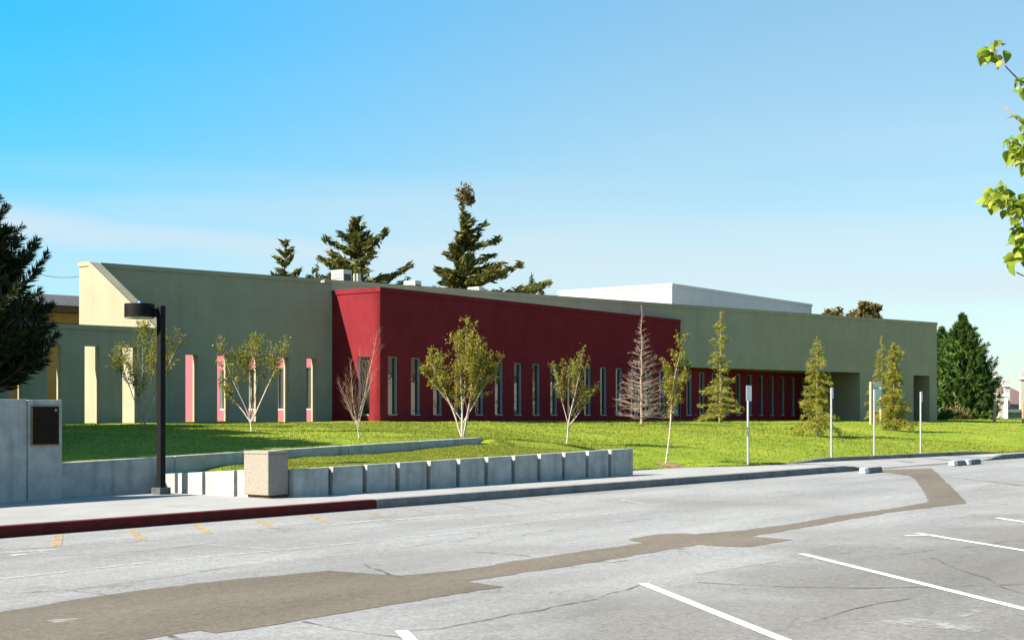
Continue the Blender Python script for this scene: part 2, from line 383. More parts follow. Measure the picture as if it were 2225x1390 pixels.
def paint_mat(name, col, keep, scale=7.0):                # road paint worn through to the asphalt
    m = bpy.data.materials.new(name); m.use_nodes = True
    n, l = m.node_tree.nodes, m.node_tree.links
    p = n['Principled BSDF']; p.inputs['Base Color'].default_value = (*col, 1); p.inputs['Roughness'].default_value = 0.8
    geo = n.new('ShaderNodeNewGeometry')
    no = n.new('ShaderNodeTexNoise'); no.inputs['Scale'].default_value = scale; no.inputs['Detail'].default_value = 8; no.inputs['Roughness'].default_value = 0.75
    l.new(geo.outputs['Position'], no.inputs['Vector'])
    r = n.new('ShaderNodeValToRGB'); r.color_ramp.elements[0].position = max(0, 1 - keep - 0.12); r.color_ramp.elements[1].position = min(1, 1 - keep + 0.12)
    l.new(no.outputs['Fac'], r.inputs[0])
    t = n.new('ShaderNodeBsdfTransparent'); mx = n.new('ShaderNodeMixShader')
    l.new(r.outputs[0], mx.inputs[0]); l.new(t.outputs[0], mx.inputs[1]); l.new(p.outputs[0], mx.inputs[2])
    l.new(mx.outputs[0], n['Material Output'].inputs['Surface'])
    return m
M['line'] = paint_mat('white_road_paint', (0.6, 0.6, 0.585), 0.68)
M['line_worn'] = paint_mat('worn_white_paint', (0.42, 0.42, 0.41), 0.48)
M['yellow'] = paint_mat('yellow_road_paint', (0.41, 0.285, 0.115), 0.50)
M['yellow_worn'] = paint_mat('worn_yellow_paint', (0.36, 0.28, 0.16), 0.46)
M['tar'] = paint_mat('crack_filler', (0.085, 0.075, 0.066), 0.50, 5.0)

def grass_ground_mat():
    m = bpy.data.materials.new('turf'); m.use_nodes = True
    n, l = m.node_tree.nodes, m.node_tree.links
    p = n['Principled BSDF']; p.inputs['Roughness'].default_value = 0.9; p.inputs['Specular IOR Level'].default_value = 0.1
    geo = n.new('ShaderNodeNewGeometry')
    a = n.new('ShaderNodeTexNoise'); a.inputs['Scale'].default_value = 0.45; a.inputs['Detail'].default_value = 8; a.inputs['Roughness'].default_value = 0.7
    l.new(geo.outputs['Position'], a.inputs['Vector'])
    r = n.new('ShaderNodeValToRGB'); e = r.color_ramp.elements
    e[0].position = 0.30; e[0].color = (0.105, 0.150, 0.010, 1); e[1].position = 0.72; e[1].color = (0.25, 0.255, 0.032, 1)
    e.new(0.5).color = (0.165, 0.215, 0.016, 1)
    l.new(a.outputs['Fac'], r.inputs[0]); l.new(r.outputs[0], p.inputs['Base Color'])
    f = n.new('ShaderNodeTexNoise'); f.inputs['Scale'].default_value = 14; f.inputs['Detail'].default_value = 6
    l.new(geo.outputs['Position'], f.inputs['Vector'])
    b = n.new('ShaderNodeBump'); b.inputs['Strength'].default_value = 0.4; b.inputs['Distance'].default_value = 0.04
    l.new(f.outputs['Fac'], b.inputs['Height']); l.new(b.outputs[0], p.inputs['Normal'])
    return m
M['turf'] = grass_ground_mat()
M['blade'] = leaf_mat('grass_blade', (0.145, 0.178, 0.018), (0.185, 0.210, 0.024), (0.245, 0.250, 0.040), 0.5, 0.6)
M['leaf_birch'] = leaf_mat('birch_leaf', (0.075, 0.105, 0.010), (0.19, 0.20, 0.020), (0.31, 0.27, 0.035), 0.5, 0.5)
M['leaf_birch2'] = leaf_mat('yellowing_birch_leaf', (0.10, 0.12, 0.012), (0.24, 0.22, 0.022), (0.36, 0.29, 0.040), 0.5, 0.5)
M['cedar'] = leaf_mat('cedar_needle', (0.13, 0.15, 0.014), (0.28, 0.265, 0.030), (0.40, 0.35, 0.055), 0.5)
M['redwood'] = leaf_mat('redwood_spray', (0.026, 0.040, 0.007), (0.075, 0.082, 0.012), (0.16, 0.13, 0.022), 0.3)
M['redwood_dry'] = leaf_mat('dry_redwood_spray', (0.07, 0.05, 0.02), (0.12, 0.08, 0.03), (0.17, 0.11, 0.05), 0.2)
M['pine'] = leaf_mat('pine_needle', (0.008, 0.015, 0.004), (0.018, 0.028, 0.006), (0.035, 0.045, 0.010), 0.1)
M['pine_green'] = leaf_mat('green_pine_needle', (0.016, 0.045, 0.006), (0.045, 0.095, 0.012), (0.095, 0.14, 0.022), 0.25)
M['euca'] = leaf_mat('eucalyptus_leaf', (0.05, 0.045, 0.012), (0.11, 0.085, 0.02), (0.17, 0.12, 0.035), 0.2)
M['shrub'] = leaf_mat('rusty_shrub_leaf', (0.05, 0.06, 0.014), (0.16, 0.115, 0.04), (0.26, 0.17, 0.07), 0.2)
M['pear'] = leaf_mat('pear_leaf', (0.14, 0.23, 0.020), (0.23, 0.30, 0.028), (0.38, 0.38, 0.05), 0.5, 0.3)
def per_object_random(m):
    n, l = m.node_tree.nodes, m.node_tree.links
    oi = n.new('ShaderNodeObjectInfo'); r = [x for x in n if x.bl_idname == 'ShaderNodeValToRGB'][0]
    l.new(oi.outputs['Random'], r.inputs[0])
per_object_random(M['pear'])

# ------------------------------------------------------------------ terrain
def sm(x, a, b):
    t = min(1, max(0, (x - a) / (b - a))); return t * t * (3 - 2 * t)
def lerp(a, b, t): return a + (b - a) * t
def pw(x, p):
    if x <= p[0][0]: return p[0][1]
    for (x0, y0), (x1, y1) in zip(p, p[1:]):
        if x <= x1: return y0 + (y1 - y0) * (x - x0) / (x1 - x0)
    return p[-1][1]
def kerb_b(a): return 16.15 - 0.05 * (a - 10.5)
EDGE = [(16.5, 18.15), (16.9, 18.12), (16.95, 17.35), (26.65, 17.0), (26.85, 18.1), (31, 17.8), (32.7, 16.95), (36.8, 16.55), (39.2, 16.1), (41.8, 15.7), (48, 14.75), (60, 13.6), (130, 10.5)]
def edge_b(a): return pw(a, EDGE)
def open_z(a, b):
    e = edge_b(a); z0 = lot_z(0.8 * a + 0.6 * e) + 0.16
    s = max(0, min(1, (b - e) / (32.4 - e)))
    return z0 + (1.53 - z0) * (1 - (1 - s) ** 1.7)
def wall_top(a): return 0.92 + (a - 14.6) * 0.0257
def upper_z(a, b):
    s = max(0, min(1, (b - 20.6) / 11.8)); w = wall_top(a) - 0.04
    L = w + (1.5 - w) * (1 - (1 - s) ** 1.5)
    return lerp(L, open_z(a, b), sm(a, 25.5, 33))
def front_z(a, b):
    z1 = 0.77 + (a - 16.5) * 0.017; z2 = 0.74 + (a - 16.5) * 0.032
    L = lerp(z1, z2, (b - 17.3) / 3.3)
    L = lerp(0.62 + (20.39 - b) * 0.045, L, sm(a, 16.65, 18.2))       # falls to the top of the short return wall
    R = lerp(open_z(a, b), upper_z(a, b), sm(b, 19, 20.6))
    k = max(0, min(1, (b - 17.0) / 3.6))
    return lerp(L, R, sm(a, lerp(26.2, 25.95, k), lerp(27.0, 26.5, k)))
def wob(X, Y): return 0.012 * math.sin(X * 1.3 + Y * 0.7) + 0.010 * math.sin(X * 0.5 - Y * 1.9 + 1) + 0.006 * math.sin(X * 4.1 + Y * 3.3)
def lawn_z(X, Y):
    a, b = ab(X, Y)
    return (upper_z(a, b) if b > 20.6 else front_z(a, b)) + wob(X, Y)
def on_lawn(X, Y, dz=0.0): return Vector((X, Y, lawn_z(X, Y) + dz))

# far ground, one sheet out to the horizon
struct(MB().quad((-1500, -400, -0.6), (1500, -400, -0.6), (1500, 2500, -0.6), (-1500, 2500, -0.6)).build('ground', M['ground']))

# car park
mb = MB()
avals = [-90, -40, -10, 5, 15, 25, 35, 45, 60, 90, 150]
for a0, a1 in zip(avals, avals[1:]):
    for fr0, fr1 in ((-90, -20), (-20, 0), (0, None)):
        def p(a, b):
            bb = kerb_b(a) + 0.02 if b is None else b
            X, Y = XY(a, bb); return (X, Y, lot_z(Y))
        mb.quad(p(a0, fr0), p(a1, fr0), p(a1, fr1), p(a0, fr1))
lot = struct(mb.build('car_park', M['asphalt']))
lot.data.polygons.foreach_set('use_smooth', [True] * len(lot.data.polygons))

def flat_on_lot(pix, h, name, m):
    pts = [lot_pt(x, y, h) for x, y in pix]
    me = bpy.data.meshes.new(name); me.from_pydata([tuple(p) for p in pts], [], [tuple(range(len(pts)))]); me.update()
    if me.polygons[0].normal.z < 0: me.flip_normals()
    return link(name, me, m, lot)
def ragged(pix, amp=0.032, step=0.16):                     # hand-laid edge
    out = []
    for (x0, y0), (x1, y1) in zip(pix, pix[1:] + pix[:1]):
        p0, p1 = lot_pt(x0, y0), lot_pt(x1, y1); n = max(1, int((p1 - p0).length / step))
        for i in range(n):
            q = p0.lerp(p1, i / n)
            if i: q = q + Vector((rnd.uniform(-amp, amp), rnd.uniform(-amp, amp), 0))
            out.append(q)
    return out
patch_px = [(-60, 1338), (0, 1329), (200, 1297), (420, 1267), (640, 1246), (715, 1239), (790, 1245), (870, 1250), (1000, 1238), (1160, 1212), (1320, 1190), (1400, 1179),
            (1365, 1172), (1430, 1160), (1490, 1158), (1510, 1160), (1600, 1153), (1700, 1141), (1830, 1119), (1960, 1101), (2018, 1090), (2008, 1068), (1990, 1042), (1975, 1033),
            (1930, 1027), (1912, 1026), (1915, 1020), (2024, 1017), (2050, 1040), (2075, 1065), (2100, 1093), (1940, 1112), (1771, 1141), (1630, 1165.4), (1722, 1172), (1630, 1187.6),
            (1607, 1187.6), (1515, 1183), (1400, 1202.5), (1239, 1229), (1013, 1263), (1094, 1274), (988, 1290), (700, 1339), (654, 1346), (532, 1367.6), (467, 1375), (431, 1369.5), (378, 1376.6), (305, 1390), (180, 1405), (-60, 1425)]
pts = ragged(patch_px)
me = bpy.data.meshes.new('asphalt_patch')
me.from_pydata([(p.x, p.y, lot_z(p.y) + 0.003) for p in pts], [], [tuple(range(len(pts)))]); me.update()
if me.polygons[0].normal.z < 0: me.flip_normals()
link('asphalt_patch', me, M['patch'], lot)

def strip_on_lot(p0, p1, w, h, name, m, n=1):
    a, b = lot_pt(*p0), lot_pt(*p1); d = (b - a); d.z = 0; d.normalize(); s = Vector((-d.y, d.x, 0)) * w / 2
    q = [a - s, b - s, b + s, a + s]
    return MB().quad(*[(v.x, v.y, lot_z(v.y) + h) for v in q]).build(name, m, lot)
# white bay lines, starting on one row and running towards the right
bays = [((873, 1370), (938, 1440)), ((1398, 1268), (1760, 1413)), ((1742, 1203), (2330, 1349)), ((1992, 1158), (2330, 1213)), ((2166, 1125), (2420, 1163))]
for i, (p0, p1) in enumerate(bays):
    strip_on_lot(p0, p1, 0.10, 0.006, 'painted_line', M['line'])
strip_on_lot((1968, 1164), (2030, 1162), 0.10, 0.006, 'painted_line', M['line'])
# older faded lines
for p0, p1 in [((0, 1258), (300, 1224)), ((300, 1224), (620, 1194)), ((620, 1194), (1010, 1156)), ((455, 1183), (620, 1195)), ((1000, 1150), (1420, 1106)),
               ((1350, 1085), (1400, 1095)), ((1480, 1075), (1640, 1062)), ((2120, 1038), (2225, 1030))]:
    strip_on_lot(p0, p1, 0.07, 0.005, 'painted_line', M['line_worn'])
for p0, p1 in [((700, 1141), (850, 1128)), ((850, 1130), (1003, 1119)), ((0, 1201), (125, 1194)), ((20, 1207), (100, 1199)), ((310, 1173), (345, 1171))]:
    strip_on_lot(p0, p1, 0.16, 0.0055, 'painted_line', M['line_worn'])
# yellow stubs along the kerb
ty = [((127, 1162), (122, 1188), 1), ((283, 1151), (312, 1174), 1), ((422, 1138), (455, 1159), 1), ((557, 1129), (595, 1147), 1), ((672, 1118), (716, 1137), 1),
      ((800, 1112), (848, 1134), 0), ((884, 1103), (935, 1114), 0), ((980, 1096), (1035, 1107), 0), ((1070, 1089), (1130, 1101), 0), ((1150, 1082), (1215, 1093), 0)]
for p0, p1, strong in ty:
    strip_on_lot(p0, p1, 0.12, 0.006, 'kerb_mark', M['yellow' if strong else 'yellow_worn'])
for p0, p1 in [((0, 1192), (122, 1188)), ((130, 1187), (300, 1175)), ((330, 1174), (450, 1160))]:
    strip_on_lot(p0, p1, 0.06, 0.005, 'kerb_mark', M['yellow_worn'])
# filled and open cracks
def crack(pix, w=0.03, jig=0.05):
    P = []
    for (x0, y0), (x1, y1) in zip(pix, pix[1:]):
        p0, p1 = lot_pt(x0, y0), lot_pt(x1, y1); n = max(2, int((p1 - p0).length / 0.35))
        P += [p0.lerp(p1, i / n) + Vector((rnd.uniform(-jig, jig), rnd.uniform(-jig, jig), 0)) * (1 if i else 0.3) for i in range(n)]
    P.append(lot_pt(*pix[-1]))
    m_ = MB(); vs = []
    for i, q in enumerate(P):
        d = P[min(i + 1, len(P) - 1)] - P[max(i - 1, 0)]; d.z = 0; d.normalize()
        s = Vector((-d.y, d.x, 0)) * w * rnd.uniform(0.12, 0.5)
        vs += [q - s, q + s]
    m_.add([(v.x, v.y, lot_z(v.y) + 0.004) for v in vs], [(2 * i, 2 * i + 2, 2 * i + 3, 2 * i + 1) for i in range(len(P) - 1)])
    return m_.build('crack', M['tar'], lot)
crack([(2052, 1037), (2100, 1040), (2225, 1055), (2300, 1062)], 0.16, 0.01)
crack([(660, 1350), (800, 1376), (900, 1392)], 0.05); crack([(360, 1378), (420, 1396)], 0.07)
crack([(870, 1372), (960, 1365), (1060, 1345), (1180, 1325), (1240, 1312), (1300, 1300), (1390, 1270)], 0.035)
crack([(975, 1195), (1070, 1201), (1150, 1208)], 0.05, 0.02); crack([(140, 1281), (260, 1297)], 0.06, 0.03)
crack([(0, 1290), (140, 1281), (300, 1262), (500, 1232), (760, 1205), (1100, 1160)], 0.025)
crack([(1515, 1265), (1640, 1271), (1780, 1276), (1960, 1276), (2225, 1270)], 0.05); crack([(1500, 1250), (1700, 1218), (1960, 1190)], 0.02)
crack([(1250, 1215), (1330, 1222), (1420, 1206), (1500, 1190)], 0.03); crack([(0, 1213), (150, 1206), (300, 1198), (470, 1180)], 0.03)
crack([(790, 1225), (830, 1240), (880, 1255)], 0.06, 0.04); crack([(1950, 1205), (2100, 1188), (2225, 1172)], 0.03); crack([(1140, 1085), (1330, 1068)], 0.03, 0.02)
crack([(2020, 1210), (2110, 1245), (2225, 1290)], 0.03); crack([(1770, 1350), (1850, 1322), (1980, 1300)], 0.04); crack([(1040, 1185), (1200, 1150), (1420, 1125)], 0.02)
crack([(760, 1150), (900, 1143)], 0.02); crack([(1500, 1096), (1640, 1083), (1760, 1072)], 0.025); crack([(2150, 1093), (2190, 1096)], 0.14, 0.02)

# pale scuffs ground into the surface
M['scuff'] = paint_mat('pale_scuff', (0.34, 0.325, 0.30), 0.46, 5.0)
for pix in ([(1905, 1352), (1940, 1340), (2010, 1345), (2100, 1352), (2160, 1366), (2120, 1374), (2030, 1364), (1950, 1358)], [(100, 1348), (128, 1344), (170, 1343), (150, 1350), (118, 1352)],
            [(525, 1370), (560, 1366), (545, 1372)], [(2070, 1338), (2120, 1324), (2140, 1328), (2090, 1342)]):
    flat_on_lot(pix, 0.0045, 'scuff_mark', M['scuff'])

# kerb and pavement
RAMP0, RAMP1 = 36.0, 44.0
def drop(a): return 1 - sm(a, RAMP0 - 1.6, RAMP0) * (1 - sm(a, RAMP1 - 0.3, RAMP1 + 1.6))
def kerb_strip(a0, a1, name, m, parent=None):
    mb = MB(); n = max(1, int((a1 - a0) / 0.5))
    for i in range(n):
        q = []
        for a in (a0 + (a1 - a0) * i / n, a0 + (a1 - a0) * (i + 1) / n):
            b0 = kerb_b(a)
            for b in (b0, b0 + 0.15):
                X, Y = XY(a, b)
                zt = lot_z(Y) + 0.012 + 0.135 * drop(a) + (0.004 if b > b0 else 0)
                q.append(((X, Y, lot_z(Y) - 0.1), (X, Y, zt)))
        (f0, f1, g0, g1) = q[0], q[1], q[2], q[3]
        mb.quad(f0[0], g0[0], g0[1], f0[1]); mb.quad(f0[1], g0[1], g1[1], f1[1])
        if i == 0: mb.quad(f0[0], f0[1], f1[1], f1[0])
        if i == n - 1: mb.quad(g0[0], g1[0], g1[1], g0[1])
        mb.quad(f1[0], f1[1], g1[1], g1[0])
    return mb.build(name, m, parent)
kerb = struct(kerb_strip(17.33, 110, 'kerb', M['kerb']))
kerb_strip(-8, 17.32, 'red_painted_kerb', M['kerb_red'], kerb)
mb = MB(); A = [-8 + i * 0.5 for i in range(237)]
def pave_back(a):
    return 20.75 if a < 16.55 else edge_b(a) + 0.12
def pave(a, k):
    b0, b1 = kerb_b(a) + 0.15, pave_back(a)
    b = lerp(b0, b1, k); X, Y = XY(a, b)
    lo = lot_z(Y) + 0.012 + 0.135 * drop(a) + 0.002
    hi = lot_z(Y) + 0.150
    return (X, Y, lerp(lo, hi, sm(k, 0, 0.8)))
for a0, a1 in zip(A, A[1:]):
    if a0 < 16.55 < a1: a1b = 16.54; 
    for k in range(6):
        aa1 = 16.54 if a0 < 16.55 < a1 else a1
        mb.quad(pave(a0, k / 6), pave(aa1, k / 6), pave(aa1, (k + 1) / 6), pave(a0, (k + 1) / 6))
        if aa1 != a1: mb.quad(pave(16.56, k / 6), pave(a1, k / 6), pave(a1, (k + 1) / 6), pave(16.56, (k + 1) / 6))
pavement = struct(mb.build('pavement', M['sidewalk']))
# low concrete lip between pavement and grass at the far end
mb = MB()
for i in range(34):
    a0 = 34.2 + i * 0.5; a1 = a0 + 0.5; q = []
    for a in (a0, a1):
        for d in (-0.05, 0.10):
            X, Y = XY(a, edge_b(a) + d); z = lot_z(Y) + 0.15
            q.append(((X, Y, z - 0.05), (X, Y, z + 0.11 * sm(a, 34.2, 37) * (1 - sm(a, 44, 48)))))
    mb.quad(q[0][0], q[2][0], q[2][1], q[0][1]); mb.quad(q[0][1], q[2][1], q[3][1], q[1][1]); mb.quad(q[1][0], q[1][1], q[3][1], q[3][0])
struct(mb.build('lawn_kerb', M['kerb']))

# lawn
def grid(name, av, bf, nb, zf):
    na = len(av); v = np.zeros((na * nb, 3)); 
    for i, a in enumerate(av):
        b0, b1 = bf(a)
        for j in range(nb):
            k = j / (nb - 1); b = b0 + (b1 - b0) * k ** 1.3
            X, Y = XY(a, b); v[i * nb + j] = (X, Y, zf(a, b) + wob(X, Y))
    f = np.array([(i * nb + j, (i + 1) * nb + j, (i + 1) * nb + j + 1, i * nb + j + 1) for i in range(na - 1) for j in range(nb - 1)])
    o = np_mesh(name, v, f, M['turf'])
    o.data.polygons.foreach_set('use_smooth', [True] * len(o.data.polygons))
    return o
av = list(np.arange(2, 60, 0.4)) + list(np.arange(60, 131, 2.0))
lawn = struct(grid('lawn', av, lambda a: (20.61, 58), 60, upper_z))
av2 = list(np.arange(16.62, 60, 0.25)) + list(np.arange(60, 131, 2.0))
lawn2 = struct(grid('lawn_front', av2, lambda a: (edge_b(a), 20.615), 22, front_z))

mb = MB()                                                  # turf bank closing the step at the end of the plain wall
for i in range(8):
    q = [(a, XY(a, 20.612)) for a in (25.9 + i * 0.1, 26.0 + i * 0.1)]
    mb.quad(*[(X, Y, z + wob(X, Y)) for (a, (X, Y)), z in ((q[0], front_z(q[0][0], 20.6)), (q[1], front_z(q[1][0], 20.6)), (q[1], upper_z(q[1][0], 20.62)), (q[0], upper_z(q[0][0], 20.62)))])
struct(mb.build('lawn_bank', M['turf']))

# grass blades: more where the lawn is near
def grass():
    rg = np.random.default_rng(3); P = []
    def sample(n, a0, a1, b0f, b1, power=1.0):
        k = 0
        while k < n:
            a = a0 + (a1 - a0) * rg.random(); e = b0f(a); b = e + (b1 - e) * rg.random() ** power
            X, Y = XY(a, b)
            if abs(X) > 0.40 * Y + 1: k += 1; continue
            P.append((X, Y, lawn_z(X, Y))); k += 1
    sample(52000, 16.65, 27, lambda a: edge_b(a) + 0.03, 20.35)
    sample(42000, 14, 34, lambda a: 20.66, 31, 1.2)
    sample(40000, 27, 50, lambda a: edge_b(a), 31, 1.2)
    sample(10000, 50, 92, lambda a: edge_b(a), 31, 1.0)
    for n, a0, a1, bf in ((3500, 16.65, 26.6, lambda a: edge_b(a) + 0.06), (2500, 16.65, 26, lambda a: 20.36), (3000, 15, 26, lambda a: 20.66), (6000, 27, 60, lambda a: edge_b(a))):
        for _ in range(n):
            a = a0 + (a1 - a0) * rg.random(); X, Y = XY(a, bf(a) + abs(rg.normal(0, 0.05))); P.append((X, Y, lawn_z(X, Y)))
    P = np.array(P); n = len(P)
    ang = rg.random(n) * 6.283; h = (0.010 + 0.020 * rg.random(n)) * np.clip(P[:, 1] / 32, 0.8, 1.7); w = h * (0.5 + 0.4 * rg.random(n))
    lean = rg.normal(0, 0.8, (n, 2)) * h[:, None]
    dx, dy = np.cos(ang) * w, np.sin(ang) * w
    v = np.zeros((n, 3, 3))
    v[:, 0] = P - np.stack([dx, dy, 0 * h + 0.01], 1); v[:, 1] = P + np.stack([dx, dy, 0 * h - 0.01], 1)
    v[:, 2] = P + np.stack([lean[:, 0], lean[:, 1], h], 1)
    return stuff(np_mesh('grass', v.reshape(-1, 3), np.arange(3 * n).reshape(-1, 3), M['blade']))
grass()

# ------------------------------------------------------------------ retaining walls
def p3(a, b, z): X, Y = XY(a, b); return Vector((X, Y, z))
# long low wall behind the raised bed, in cast lengths
rw = thing('retaining_wall', 'long plain low concrete wall rising behind the raised grass bed', 'wall', p3(20, 20.5, 0.2))
cuts = [14.15, 16.9, 19.2, 21.5, 23.8, 26.0]
for a0, a1 in zip(cuts, cuts[1:]):
    o = XY(a0, 20.4); L = a1 - a0 - (0.012 if a1 < 26 else 0)
    MB().slab(o, U, [(0, -0.1), (L, -0.1), (L, wall_top(a0 + L)), (0, wall_top(a0))], -E * 0.20).build('wall_panel', M['concrete'], rw, bevel=0.012)
# notched front wall of the raised bed
bw = thing('retaining_wall', 'notched grey concrete wall of the raised grass bed along the pavement', 'wall', p3(21, 17.25, 0.2))
fa0, fa1 = 16.46, 26.78
def fb(a): return lerp(17.32, 16.80, (a - fa0) / (fa1 - fa0))
def ft(a): return 0.80 + (a - fa0) * 0.0178
P0 = p3(fa0, fb(fa0), 0); P1 = p3(fa1, fb(fa1), 0); FD = (P1 - P0).normalized(); FL = (P1 - P0).length; FN = Vector((FD.y, -FD.x, 0))
gro = [1.62 + 0.833 * i for i in range(12)]
gro = [0.86 * 0 + t - 0.35 for t in gro]
edges = [0.0] + gro + [FL]
mbk = MB()                                                 # the stem behind the blocks
mbk.slab(P0 - FN * 0.11, FD, [(0.42, -0.1), (FL, -0.1), (FL, ft(fa1) - 0.004), (0.42, ft(fa0) - 0.004)], -FN * 0.14)
mbk.build('wall_stem', M['concrete'], bw)
for i in range(len(edges) - 1):
    t0 = edges[i] + (0.055 if i else 0.42); t1 = edges[i + 1] - (0.055 if i < len(edges) - 2 else 0)
    z0, z1 = ft(lerp(fa0, fa1, t0 / FL)), ft(lerp(fa0, fa1, t1 / FL))
    MB().slab(P0, FD, [(t0, -0.1), (t1, -0.1), (t1, z1), (t0, z0)], -FN * 0.108).build('wall_block', M['concrete'], bw, bevel=0.01)
# sunlit return of the same bed, facing left
Q0 = p3(16.46, 20.39, 0); Q1 = p3(16.46, 17.92, 0); QD = (Q1 - Q0).normalized(); QL = (Q1 - Q0).length; QN = Vector((QD.y, -QD.x, 0))
def qz(t): return lerp(0.66, ft(fa0), t / QL)
MB().slab(Q0 - QN * 0.11, QD, [(0, -0.1), (QL - 0.13, -0.1), (QL - 0.13, qz(QL) - 0.004), (0, qz(0) - 0.004)], -QN * 0.13).build('wall_stem', M['concrete'], bw)
qe = [0.0, 0.55, 1.28, 2.1, QL]
for i in range(4):
    t0 = qe[i] + (0.04 if i else 0.02); t1 = qe[i + 1] - (0.04 if i < 3 else 0.0)
    MB().slab(Q0, QD, [(t0, -0.1), (t1, -0.1), (t1, qz(t1)), (t0, qz(t0))], -QN * 0.108).build('wall_block', M['concrete'], bw, bevel=0.01)
# plaque wall at the left edge
pwl = thing('plaque_wall', 'tall grey concrete wall at the left edge bearing a bronze plaque', 'wall', p3(13, 20.2, 0.3))
for a0, a1, dep in ((7.0, 10.5, 0.0), (10.515, 13.605, 0.0), (13.62, 14.27, 0.012)):
    o = p3(a0, 20.12 - dep, 0)
    MB().slab(o, U, [(0, -0.1), (a1 - a0, -0.1), (a1 - a0, 1.985), (0, 1.975 if a0 > 13 else 1.96)], -E * (0.27 + dep)).build('wall_panel', M['concrete'], pwl, bevel=0.012)
pq = thing('plaque', 'dark bronze plaque with a thin gilt edge on the concrete wall', 'plaque', p3(14.1, 20.10, 1.55))
po = p3(13.665, 20.107, 0)
MB().slab(po, U, [(0, 1.225), (0.53, 1.225), (0.53, 1.885), (0, 1.885)], E * 0.03).build('edge_trim', M['brass'], pq)
MB().slab(po + E * 0.031 + U * 0.018, U, [(0, 1.245), (0.494, 1.245), (0.494, 1.867), (0, 1.867)], E * 0.008).build('plate', M['bronze'], pq)
em = MB()
cpt = po + E * 0.040 + U * 0.455 + Vector((0, 0, 1.81))
for k in range(10):
    a = 6.283 * k / 10
    em.add([cpt, cpt + U * (0.028 * math.cos(a)) + Vector((0, 0, 0.028 * math.sin(a))), cpt + U * (0.028 * math.cos(a + 0.628)) + Vector((0, 0, 0.028 * math.sin(a + 0.628))), cpt + E * 0.008], [(0, 1, 2), (1, 2, 3)])
em.build('emblem', M['brass'], pq)
# stub just entering at the left edge
st = lot_pt(-6, 1102, 0.15)
tag(MB().box(st - Vector((0.35, 0, 0.05)), E * 0.36, U * 0.3, (0, 0, 0.24)).build('concrete_stub', M['concrete'], bevel=0.02), 'low concrete stub on the pavement cut by the left edge', 'concrete block')

# square receptacle of exposed aggregate
bc = lot_pt(583, 1108, 0.15); bY = 23.55; bc = Vector(((583 - CX) / F * bY, bY, lot_z(bY) + 0.15))
bin_ = thing('litter_bin', 'square pebble-faced concrete bin standing before the notched wall', 'litter bin', bc)
Z = Vector((0, 0, 1))
MB().box(bc - E * 0.60 + Z * 0.05, E * 0.60, U * 0.46, Z * 0.69).build('body', M['aggregate'], bin_, bevel=0.012)
MB().box(bc - E * 0.55 + U * 0.05 - Z * 0.03, E * 0.52, U * 0.37, Z * 0.08).build('plinth', M['darkwood'], bin_)
MB().box(bc - E * 0.605 - U * 0.005 + Z * 0.742, E * 0.61, U * 0.47, Z * 0.055).build('lid_rim', M['aggregate'], bin_, bevel=0.012)

# lamp post
lb = Vector(((350 - CX) / F * 24.75, 24.75, lot_z(24.75) + 0.15))
lp = thing('lamp_post', 'black lamp post with a drum-shaped head on a short arm', 'lamp post', lb)
MB().box(lb - E * 0.12 - U * 0.12 - Z * 0.03, E * 0.24, U * 0.24, Z * 0.15).build('footing', M['kerb_dark'], lp, bevel=0.008)
MB().box(lb - E * 0.058 - U * 0.058 + Z * 0.10, E * 0.116, U * 0.116, Z * 3.22).build('pole', M['black'], lp, bevel=0.012)
MB().box(lb - E * 0.075 - U * 0.075 + Z * 0.12, E * 0.15, U * 0.15, Z * 0.012).build('base_plate', M['black'], lp)
hd = lb + Vector((-0.385, 0.02, 3.10))
MB().box(hd + Vector((0.24, -0.045, 0.03)), (0.11, 0, 0), (0, 0.09, 0), (0, 0, 0.14)).build('arm', M['black'], lp)
head = MB().cyl(hd + Z * 0.016, 0.262, 0.105, 32).cyl(hd + Z * 0.125, 0.262, 0.125, 32).cyl(hd + Z * 0.11, 0.255, 0.03, 32).build('lamp_head', M['black'], lp)
MB().cyl(hd - Z * 0.002, 0.246, 0.016, 32).build('lens', M['lens'], head)
MB().cyl(hd + Z * 0.25 + Vector((0.01, 0, 0)), 0.042, 0.05, 14, 0.03).build('light_sensor', M['cell'], head)

# ------------------------------------------------------------------ the building
GZ = 1.15                                                   # foot of the walls, just under the grass
C0 = Vector((-4.51, 48.0, 0)); RED_L = 2.26; CL = C0 - E * RED_L
EE = C0 + U * 20.4
W1a = Vector((-12.87, 43.89, 0)); W1b = Vector((CL.x, CL.y, 0)) - V * 0.01
bld = thing('school_building', 'low stucco building with green-grey walls, maroon wing and slit windows', 'building', (0, 60, 1.5))

